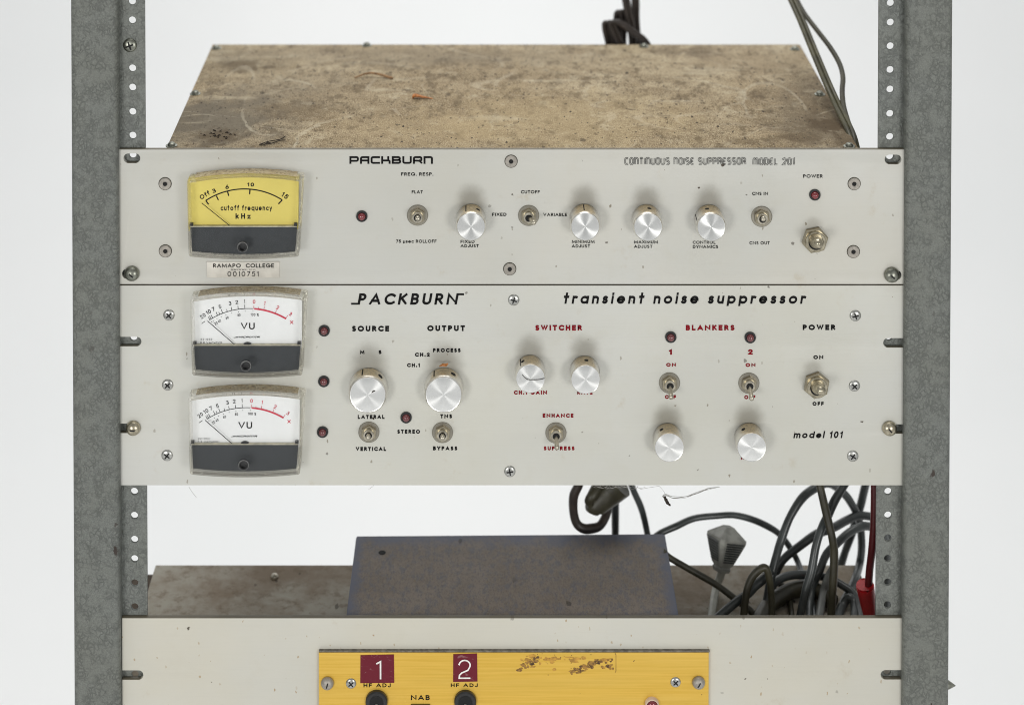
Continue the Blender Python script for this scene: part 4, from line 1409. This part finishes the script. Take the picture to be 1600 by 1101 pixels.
v0 = [(c0.x, .0036, ZBX), (c1.x, .0036, ZBX), (cr2.x, cr2.y, ZBX), (cl.x, cl.y, ZBX)]
mb.add([(x, y, ZTR + .0002) for x, y, z in v0] + v0, [(0, 1, 2, 3), (4, 5, 6, 7), (0, 1, 5, 4), (1, 2, 6, 5), (2, 3, 7, 6), (3, 0, 4, 7)])
case = build('case', mb, 'blue_dusty', amp, bevel=.0012)
q = lev(597, 863, ZBX)
vs = MB().lathe([(.0024, .0001), (.00001, .0001)], seg=20, capend=False)
mb = MB(); mb.add([(v.x, v.z, v.y) for v in vs.v], vs.f)
build('vent_hole', mb, 'dark_hole', case, loc=q + Vector((0, 0, .00005)), recalc=False)
for a, b, c_, d_, txt in ((563, 616, 1021.5, 1066, '1'), (708, 746, 1020, 1064, '2')):
    mb = MB()
    pts = [(a, d_), (b, d_ - .6), (b - .6, c_), (a + .3, c_ + 1.2)]
    mb.prism([xz(x, y, YG) for x, y in pts], YG - .00035, YG - .00005)
    lab = build('number_label', mb, 'red_tape', amp)
    mt = MB()
    if txt == '1':
        line(mt, [(588, 1036.5), (594.5, 1033), (594.6, 1060.5)], 2.5, YG - .0005)
    else:
        line(mt, [(716.5, 1036)] + [(726 + 8.6 * math.cos(R(t)), 1038.5 - 7.6 * math.sin(R(t))) for t in range(170, -31, -20)] + [(731, 1046.5), (721.5, 1050.5), (718, 1054), (717.5, 1058.8), (735, 1058.8)], 2.3, YG - .0005)
    build('numeral', mt, 'white_print', lab, recalc=False)
gp = dict(weight=.19, gap=.3, Y=YG - .00016)
letter(amp, 'HF ADJ', 568, 610.4, 1067, 1073, **gp)
letter(amp, 'HF ADJ', 704.4, 746.4, 1067, 1072.6, **gp)
letter(amp, 'NAB', 642, 671.4, 1085.4, 1093, **gp)
mb = MB().prism([xz(x, y, YG) for x, y in ((642, 1112), (672, 1112), (672, 1099), (642, 1099))], YG - .0009, YG)
build('slide_switch', mb, 'black_plastic', amp, bevel=.0003)
for px, py in ((588.5, 1093.5), (727, 1093.5)):
    c = P(px, py, YG)
    mb = MB().lathe([(.0068, 0), (.0068, -.0018), (.0062, -.0026), (.0048, -.0028), (.0040, -.0022), (.0036, .0008)], seg=36)
    k = build('trimmer_socket', mb, 'black_plastic', amp, loc=c)
    build('socket_hole', MB().lathe([(.0043, -.0024), (.0001, -.00235)], c=c, seg=28, capend=False), 'dark_hole', k, recalc=False)
    mb = MB().lathe([(.0011, -.0024), (.0011, -.0030), (.0007, -.0033), (.00001, -.0033)], c=c + Vector((0, 0, -.0016)), seg=18, capend=False)
    build('trimmer_shaft', mb, 'rivet_steel', k)
c = P(1018.5, 1098, YG)
mb = MB().lathe([(.0043, 0), (.0043, -.0022), (.0039, -.0028), (.0035, -.0028), (.0034, -.001)], seg=32)
k = build('indicator_lamp', mb, 'cream_ring', amp, loc=c) if 'cream_ring' in M else None
if k is None:
    simple('cream_ring', (0.62, 0.48, 0.38), 0.4)
    k = build('indicator_lamp', mb, 'cream_ring', amp, loc=c)
mb = MB().lathe([(.0034, -.001), (.0033, -.0026), (.0026, -.0036), (.0014, -.0041), (.00001, -.0043)], c=c, seg=26, capend=False)
build('lens', mb, 'lamp_red', k, sharp=70)
slotted(amp, 511.6, 1065.6, 20, 75, Y=YG, mat='rivet_steel')
phillips(amp, 548.5, 1067, 16.5, Y=YG, rot=40)
phillips(amp, 1055.6, 1065, 16.5, Y=YG, rot=45)
slotted(amp, 1091.5, 1064.6, 20, 60, Y=YG, mat='rivet_steel')
# torn remains of a tape strip
mb = MB()
def blob(cx, cy, w_, h_, n=18, Y=YG - .00012):
    pts = []
    for i in range(n):
        a = 2 * math.pi * i / n
        k = random.uniform(.55, 1.1)
        pts.append(P(cx + w_ * k * math.cos(a), cy + h_ * k * math.sin(a), Y - random.uniform(0, .00003)))
    ctr = P(cx, cy, Y - .00003)
    mb.add(pts + [ctr], [(i, (i + 1) % n, n) for i in range(n)])
for i in range(16):
    t = i / 15
    blob(811 + 30 * t, 1043 - 13 * t + random.uniform(-4, 4), random.uniform(2, 5), random.uniform(1.5, 3.5), 9)
for i in range(26):
    t = i / 25
    blob(893 + 44 * t, 1049 - 17 * t + random.uniform(-3, 5), random.uniform(2, 6), random.uniform(1.5, 4), 9)
for i in range(12):
    blob(random.uniform(938, 961), random.uniform(1030, 1044), random.uniform(1.5, 4.5), random.uniform(1.2, 3), 8)
for i in range(22):
    blob(random.uniform(812, 940), random.uniform(1020, 1058), random.uniform(.6, 1.4), random.uniform(.6, 1.2), 6)
line(mb, [(961, 1020), (962.5, 1022), (962.5, 1048), (961, 1050)], .9, YG - .0001)
build('tape_residue', mb, 'tape_residue', amp, recalc=False)
simple('glue_stain', (0.44, 0.235, 0.035), 0.7, var=0.3, nscale=300)
mb = MB()
for i in range(34):
    blob(random.uniform(812, 958), random.choice((random.uniform(1023, 1031), random.uniform(1026, 1050))), random.uniform(2, 9), random.uniform(1, 3.5), 10, YG - .00006)
build('glue_stain', mb, 'glue_stain', amp, recalc=False)

# ------------------------------------------------------------------ cables
def px_path(pts, Y, ox=0, oy=0, k=1.0, tray_r=0.0):
    out = []
    for p in pts:
        y = p[2] if len(p) > 2 else Y
        q = P(ox + p[0] / k, oy + p[1] / k, y)
        if tray_r and q.z < ZTR + tray_r and q.y < tb.y + .004 and tl.x < q.x < tr_.x:     # rests on the tray
            q = lev(ox + p[0] / k, oy + p[1] / k, ZTR + tray_r)
        out.append(q)
    return out
def cable(name, label, pts, rad, mat, Y=0.1, ox=0, oy=0, k=1.0, cat='cable', group=None, flat=1.0):
    pp = px_path(pts, Y, ox, oy, k, rad + .0004)
    pp = [p + Vector([random.uniform(-.0005, .0005) for _ in range(3)]) for p in pp]
    mb = MB().tube(pp, [rad * random.uniform(.94, 1.06) for _ in pp], seg=14, flat=flat)
    return tag(build(name, mb, mat, sharp=70), label, cat, group)
B4 = dict(ox=1120, oy=750, k=4)
GRP = 'cables coiled on the tray behind the bottom panel'
cable('grey_cable', 'thick grey cable bent into a tall narrow arch right behind the middle panel', [(300, 850, .062), (310, 740, .065), (340, 600, .07), (372, 470, .075), (405, 370, .08), (460, 230, .085), (540, 105, .09), (625, 40, .095), (690, 20, .1), (760, 55, .11), (830, 130, .115), (885, 250, .12), (907, 400, .12), (892, 520, .12), (855, 640, .115), (800, 740, .11), (745, 860, .105)], .0027, 'cable_grey', group=GRP, **B4)
cable('olive_cable', 'dark olive cable running straight down through the middle of the cable tangle', [(640, 0, .06), (655, 70, .058), (688, 220, .055), (718, 340, .052), (737, 450, .05), (733, 600, .048), (718, 740, .046), (708, 880, .045)], .0026, 'cable_olive', group=GRP, **B4)
cable('grey_cable', 'glossy grey cable slanting down left across the olive one', [(815, 0, .07), (788, 50, .068), (738, 130, .066), (690, 225, .064), (652, 300, .06), (622, 420, .056), (590, 570, .052), (552, 700, .048), (520, 860, .045)], .0027, 'cable_grey', group=GRP, **B4)
cable('grey_cable', 'upper of two grey cables sweeping left from the right rail', [(1072, 920, .12), (1080, 760, .122), (1084, 600, .124), (1082, 450, .124), (1068, 340, .123), (1025, 255, .121), (960, 225, .118), (880, 228, .115), (800, 258, .11), (730, 295, .106), (620, 340, .102), (520, 400, .1), (425, 485, .098), (370, 570, .096), (345, 660, .095), (332, 760, .094), (330, 920, .093)], .0027, 'cable_grey', group=GRP, **B4)
cable('grey_cable', 'lower of two grey cables sweeping left from the right rail', [(1050, 920, .108), (1062, 700, .11), (1066, 480, .11), (1048, 350, .108), (1005, 295, .106), (960, 285, .102), (900, 288, .098), (830, 322, .094), (760, 380, .09), (690, 465, .086), (640, 560, .082), (600, 660, .08), (585, 780, .078), (580, 920, .077)], .0027, 'cable_grey', group=GRP, **B4)
cable('grey_cable', 'grey cable dropping steeply beside the red wire', [(945, -10, .13), (930, 40, .13), (902, 140, .13), (875, 230, .13), (845, 320, .13), (800, 440, .13), (768, 560, .128), (740, 700, .125), (725, 930, .12)], .0027, 'cable_grey', group=GRP, **B4)
cable('grey_cable', 'grey cable making a flat hoop low over the tray', [(330, 680, .07), (380, 625, .075), (450, 600, .08), (560, 588, .085), (680, 608, .085), (780, 652, .08), (860, 722, .072), (915, 920, .065)], .0025, 'cable_grey', group=GRP, **B4)
cable('olive_cable', 'olive cable hooked over in a short bend at the left of the tangle', [(345, 930, .05), (338, 720, .05), (325, 600, .05), (310, 545, .05), (265, 550, .05), (215, 620, .05), (183, 720, .048), (160, 930, .045)], .0023, 'cable_olive', group=GRP, **B4)
cable('grey_cable', 'pale grey cable end lying low at the left of the tangle', [(340, 560, .064), (285, 615, .06), (240, 665, .058), (190, 710, .056), (110, 770, .052), (-70, 930, .046)], .0027, 'cable_grey', group=GRP, **B4)
cable('grey_cable', 'short dark cable piece between the hoop and the tall arch', [(385, 640, .09), (420, 670, .088), (455, 730, .086), (480, 930, .084)], .0018, 'cable_olive', group=GRP, **B4)
cable('grey_cable', 'grey cable loop partly hidden low at the right by the red clip', [(850, 930, .06), (860, 790, .065), (830, 740, .07), (780, 790, .07), (735, 930, .07)], .0027, 'cable_grey', group=GRP, **B4)
cable('grey_cable', 'lighter grey cable end at the bottom behind the straight olive cable', [(720, 560, .08), (690, 640, .075), (660, 720, .07), (635, 930, .065)], .0026, 'cable_mid', group=GRP, **B4)
cable('grey_cable', 'fat dark olive cable lying across the tray under the tangle', [(240, 930, .086), (310, 800, .088), (390, 735, .09), (480, 690, .094), (580, 680, .098), (650, 700, .1), (720, 760, .1)], .0050, 'cable_olive', group=GRP, **B4)
A4 = dict(ox=860, oy=750, k=4)
cable('thin_cable', 'thin dark cable arching over the grey plug', [(660, 345, .095), (700, 325, .097), (780, 285, .1), (900, 240, .105), (1050, 215, .108), (1150, 215, .11), (1250, 237, .112), (1350, 283, .113), (1430, 340, .114), (1500, 420, .115), (1545, 510, .115), (1590, 640, .113), (1640, 800, .11), (1660, 930, .1)], .0021, 'cable_grey', **A4)
cable('thin_cable', 'thin dark cable running down right from the slate blue case', [(700, 450, .07), (750, 482, .07), (850, 542, .068), (950, 603, .066), (1050, 662, .064), (1170, 745, .06), (1260, 830, .056), (1320, 930, .05)], .0021, 'cable_olive', **A4)
cable('thick_cable', 'thick dark cable hanging in a U loop behind the middle panel', [(195, -30, .10), (180, 30, .10), (150, 100, .10), (143, 190, .10), (165, 262, .10), (205, 302, .10), (255, 305, .102), (305, 280, .105), (345, 225, .11), (365, 150, .115), (380, 60, .12)], .0030, 'cord_brown', **A4)
cable('grey_cable', 'straight grey cable standing behind the slate blue case', [(408, 20, .13), (405, 120, .13), (404, 240, .13), (406, 360, .13)], .0026, 'cable_grey', **A4)
cable('grey_cable', 'slanting grey cable behind the back right corner of the slate blue case', [(500, 10, .12), (525, 70, .12), (560, 160, .12), (585, 240, .12), (605, 350, .12)], .0022, 'cable_grey', **A4)
# dark wrapped connector above the case
mb = MB().tube(px_path([(430, 10, .11), (375, 60, .11), (320, 115, .108), (275, 170, .106), (262, 205, .105)], .1, **A4), [.0105, .0098, .0085, .007, .004], seg=18)
mb2 = MB().tube(px_path([(300, 30, .105), (262, 95, .10), (240, 130, .10), (250, 165, .10)], .1, **A4), [.004, .0035, .003, .0016], seg=12)
conn = thing('cable_connector', 'dark brown wrapped connector hanging under the middle panel', 'connector', P(930, 790, .105))
build('body', mb, 'cable_olive', conn, sharp=60)
build('wrapping', mb2, 'cable_olive', conn, sharp=60)

# plug on its pale cord, prongs up
cord = thing('power_cord', 'pale cord ending in a ribbed grey mains plug that points upward', 'power cord', P(1110, 960, .08))
mb = MB().tube(px_path([(1072, 560, .088), (1062, 600, .088), (1045, 640, .087), (1030, 700, .085), (1018, 770, .082), (1005, 870, .078), (996, 960, .07)], .08, tray_r=.003, **A4), .0026, seg=14)
build('cord', mb, 'cable_pale', cord)
ax0, ax1 = P(1126.5, 892, .088), P(1138.5, 822, .096)
axv = (ax1 - ax0)
Lp = axv.length
axu = axv.normalized()
sx_ = Vector((1, .55, 0)); sx_ = (sx_ - axu * sx_.dot(axu)).normalized()
sy_ = axu.cross(sx_)
def ringp(t, hx, hy, shift=0.0):
    c = ax0 + axu * (Lp * t) + sx_ * shift
    ps = []
    for (u, v) in ((-1, -.8), (-.8, -1), (.8, -1), (1, -.8), (1, .8), (.8, 1), (-.8, 1), (-1, .8)):
        ps.append(c + sx_ * (hx * u) + sy_ * (hy * v))
    return ps
mb = MB()
secs = [(0, .0042, .0040), (.08, .0050, .0046), (.12, .0044, .004), (.18, .0058, .0052), (.45, .0085, .0075), (.70, .0108, .0095), (.78, .0108, .0095), (1.0, .0030, .0028)]
rings = [ringp(*s_) for s_ in secs]
for a, b in zip(rings[:-1], rings[1:]):
    mb.loft(a, b)
mb.add(rings[0], [tuple(range(8))]); mb.add(rings[-1], [tuple(range(8))])
plug = build('plug', mb, 'plug_grey', cord, sharp=25)
mbr = MB()
for i in range(9):
    t = .26 + .055 * i
    h = .0064 + (t - .18) / .52 * (.0108 - .0058)
    hy = .0058 + (t - .18) / .52 * (.0095 - .0052)
    for sg in (-1, 1):
        for face in (0, 1):
            c = ax0 + axu * (Lp * t)
            if face == 0:
                a = c + sy_ * (sg * hy) - sx_ * (h * .6); b = c + sy_ * (sg * hy) + sx_ * (h * .6)
            else:
                a = c + sx_ * (sg * h) - sy_ * (hy * .6); b = c + sx_ * (sg * h) + sy_ * (hy * .6)
            mbr.tube([a, b], .00042, seg=6, smooth=False)
build('grip_ribs', mbr, 'cable_grey', plug)

# red wire and its boot
wire = thing('test_lead', 'red wire with a bright red boot hanging beside the right rail', 'test lead', P(1362, 960, .05))
mb = MB().tube(px_path([(984, -20, .03), (986, 60, .03), (984, 200, .032), (978, 330, .034), (968, 450, .036), (955, 560, .04), (948, 660, .042)], .05, **B4), .0024, seg=14)
build('wire', mb, 'red_wire', wire)
b0, b1 = P(1120 + 925 / 4, 750 + 650 / 4, .042), P(1120 + 965 / 4, 750 + 870 / 4, .046)
dv = b1 - b0
mb = MB().tube([b0 + dv * .06, b0, b0 + dv * .05, b0 + dv * .5, b0 + dv * 1.2], [.0046, .0054, .0058, .0052, .0040], seg=20, smooth=False)
build('boot', mb, 'red_boot', wire, sharp=50)

# brown cord bundle above the lid at the back
Z4 = dict(ox=860, oy=0, k=4)
yb = YB + .012
def zip_cord(mb, pts, r, Y, gap=.9, **kw):
    pp = px_path(pts, Y, **kw)
    for sg in (-1, 1):
        mb.tube([p + Vector((sg * r * gap, sg * r * .35, 0)) for p in pp], r, seg=10)
bun = thing('cord_bundle', 'folded dark brown twin cord rising behind the back edge of the dusty lid', 'power cord', P(980, 75, yb))
for pts, Y in (([(378, 330), (368, 270), (350, 190), (348, 150), (362, 142), (385, 170), (405, 260), (412, 330)], yb),
               ([(432, 330), (428, 260), (420, 180), (420, 100), (430, 76), (446, 84), (455, 160), (450, 250), (455, 330)], yb + .01),
               ([(470, 330), (440, 280), (400, 190), (385, 150), (410, 136), (460, 160), (520, 205), (570, 240), (605, 285), (615, 330)], yb - .004),
               ([(462, -40), (474, 10), (490, 100), (508, 190), (520, 330)], yb + .006),
               ([(530, -40), (532, 40), (532, 120), (538, 210), (545, 330)], yb + .014)):
    mb = MB()
    zip_cord(mb, pts, .00165, Y, **Z4)
    build('strand', mb, 'cord_brown', bun, sharp=70)
R4 = dict(ox=1150, oy=0, k=4)
oc = thing('twin_cord', 'olive twin cord slanting down beside the right edge of the dusty lid', 'power cord', P(1335, 225, .03))
mb = MB()
zip_cord(mb, [(318, -60, .16), (350, 0, .155), (405, 120, .14), (462, 260, .12), (520, 400, .1), (575, 530, .08), (625, 640, .065), (680, 750, .045), (725, 850, .03), (752, 950, .022)], .0016, .1, **R4)
build('strand', mb, 'cord_olive', oc, sharp=70)
mb = MB().tube(px_path([(345, -60, .17), (378, 0, .165), (430, 90, .155), (510, 195, .14), (590, 300, .12), (645, 395, .105), (668, 480, .09), (664, 570, .075), (672, 660, .06), (700, 760, .045), (735, 850, .03), (756, 950, .022)], .1, **R4), .0017, seg=12)
build('strand', mb, 'cable_olive', oc, sharp=70)

# ------------------------------------------------------------------ debris
def strands(pts_list, r, Y):
    mb = MB()
    for pts in pts_list:
        mb.tube(px_path(pts, Y), r, seg=5, sub=5)
    return mb
wl = []
for i in range(16):
    x0 = 925 + i * 4.5
    wl.append([(x0, 758.5), (x0 + random.uniform(2, 8), 760 + random.uniform(0, 4)), (x0 + random.uniform(8, 16), 758.5 + random.uniform(-.5, 2.5))])
for i in range(7):
    j = lambda a: random.uniform(-a, a)
    wl.append([(1036 + j(2), 776 + j(2)), (1040 + j(2), 773 + j(2)), (1052 + j(2), 776.5 + j(2)), (1072 + j(1), 776 + j(1.5)), (1090 + j(2), 769 + j(1)), (1108 + j(2), 763 + j(1)), (1124 + j(1), 760.5)])
wl += [[(1000, 764), (1016, 761), (1030, 759)], [(1030, 759), (1037, 767), (1040, 774)], [(295, 760), (300, 768), (307, 777)], [(576, 764), (582, 760), (584, 757)]]
cob = tag(thing('cobweb', 'wispy grey cobweb hanging along the bottom edge of the middle panel', 'cobweb', P(1000, 790, .001)), 'wispy grey cobweb hanging along the bottom edge of the middle panel', 'cobweb')
build('web_tuft', strands(wl[:16] + wl[23:25], .00009, .001), 'web', cob)
build('web_thread', strands(wl[16:23], .00009, .001), 'web', cob)
build('web_thread', strands(wl[25:26], .00009, .001), 'web', cob)
build('web_thread', strands(wl[26:], .00009, .001), 'web', cob)
mb = MB()
for (x, y, r) in ((1039, 777, .0009), (1041, 781, .0011), (1043, 785, .0011), (1046, 788, .0008)):
    q = P(x, y, .001)
    mb.tube([q + Vector((-r, 0, r * .6)), q, q + Vector((r * .8, r * .4, -r))], [r * .4, r, r * .35], seg=8, smooth=False)
build('caught_crumb', mb, 'dark_debris', cob)

q1, q2, q3 = top_pt(554, 123), top_pt(580, 121), top_pt(614, 124)
mb = MB().tube([q1 + Vector((0, 0, .0006)), q2 + Vector((0, 0, .003)), q3 + Vector((0, 0, .0006))], [.0004, .0008, .0009], seg=8)
tag(build('twig', mb, 'brown_twig'), 'thin curved brown twig lying on the dusty lid', 'twig')
q1, q2 = top_pt(645, 154), top_pt(677, 155)
mb = MB().tube([q1, q1 + Vector((.0012, 0, .002)), (q1 + q2) / 2 + Vector((0, 0, .0012)), q2 + Vector((0, 0, .0003))], [.0007, .0019, .0011, .0002], seg=7, flat=.6)
tag(build('flake', mb, 'orange_flake'), 'small orange flake on the dusty lid near the twig', 'flake')
q = P(693, 571.5, -.004)
mb = MB().tube([q + Vector((-.0026, 0, -.0002)), q + Vector((-.0006, -.001, .0012)), q + Vector((.0012, 0, .0006)), q + Vector((.0028, .001, .0011))], [.0003, .0011, .0012, .0003], seg=7, flat=.5)
tag(build('flake', mb, 'orange_flake'), 'orange flake caught on top of the right large knob under OUTPUT', 'flake')
for k, (x, y, n_) in enumerate(((345, 213, 30), (436, 221, 0))):
    mb = MB()
    for i in range(n_):
        u, v = random.gauss(0, 13), random.gauss(0, 3.4)
        p = top_pt(x + u, min(229, y + v))
        r = random.uniform(.0002, .00058)
        mb.tube([p + Vector((-r * 1.5, 0, r * .5)), p + Vector((r, r, r * .8)), p + Vector((r * 2, -r, 0))], [r * .5, r * .9, r * .3], seg=5, smooth=False)
    if n_:
        o = tag(build('crumbs', mb, 'dark_debris'), 'scatter of black crumbs at the left front of the dusty lid', 'crumbs')
        o['kind'] = 'stuff'
    else:
        for pp in ([(405, 228), (420, 223), (437, 220), (446, 215)], [(405, 228), (424, 226), (436, 222), (446, 221)], [(412, 229), (418, 225), (424, 226)]):
            mb.tube([top_pt(a, b) + Vector((0, 0, .0008)) for a, b in pp], .00028, seg=6)
        tag(build('twig', mb, 'dark_debris'), 'thin black forked stalk lying near the front edge of the dusty lid', 'twig')

yk = -.0119
mb = MB().tube(px_path([(816, 585.5), (820, 590), (825, 593), (832, 593.4), (842, 593), (851, 591)], yk), .00014, seg=5)
tag(build('hair', mb, 'dark_debris'), 'dark hair lying across the face of the knob over CH.1 GAIN', 'hair')
mb = MB().tube(px_path([(580.5, 613.5), (583, 611.5), (586.5, 610.5)], -.0107), [.00012, .0004, .0001], seg=5)
tag(build('fibre', mb, 'dark_debris'), 'short dark fibre stuck on the face of the knob under SOURCE', 'fibre')
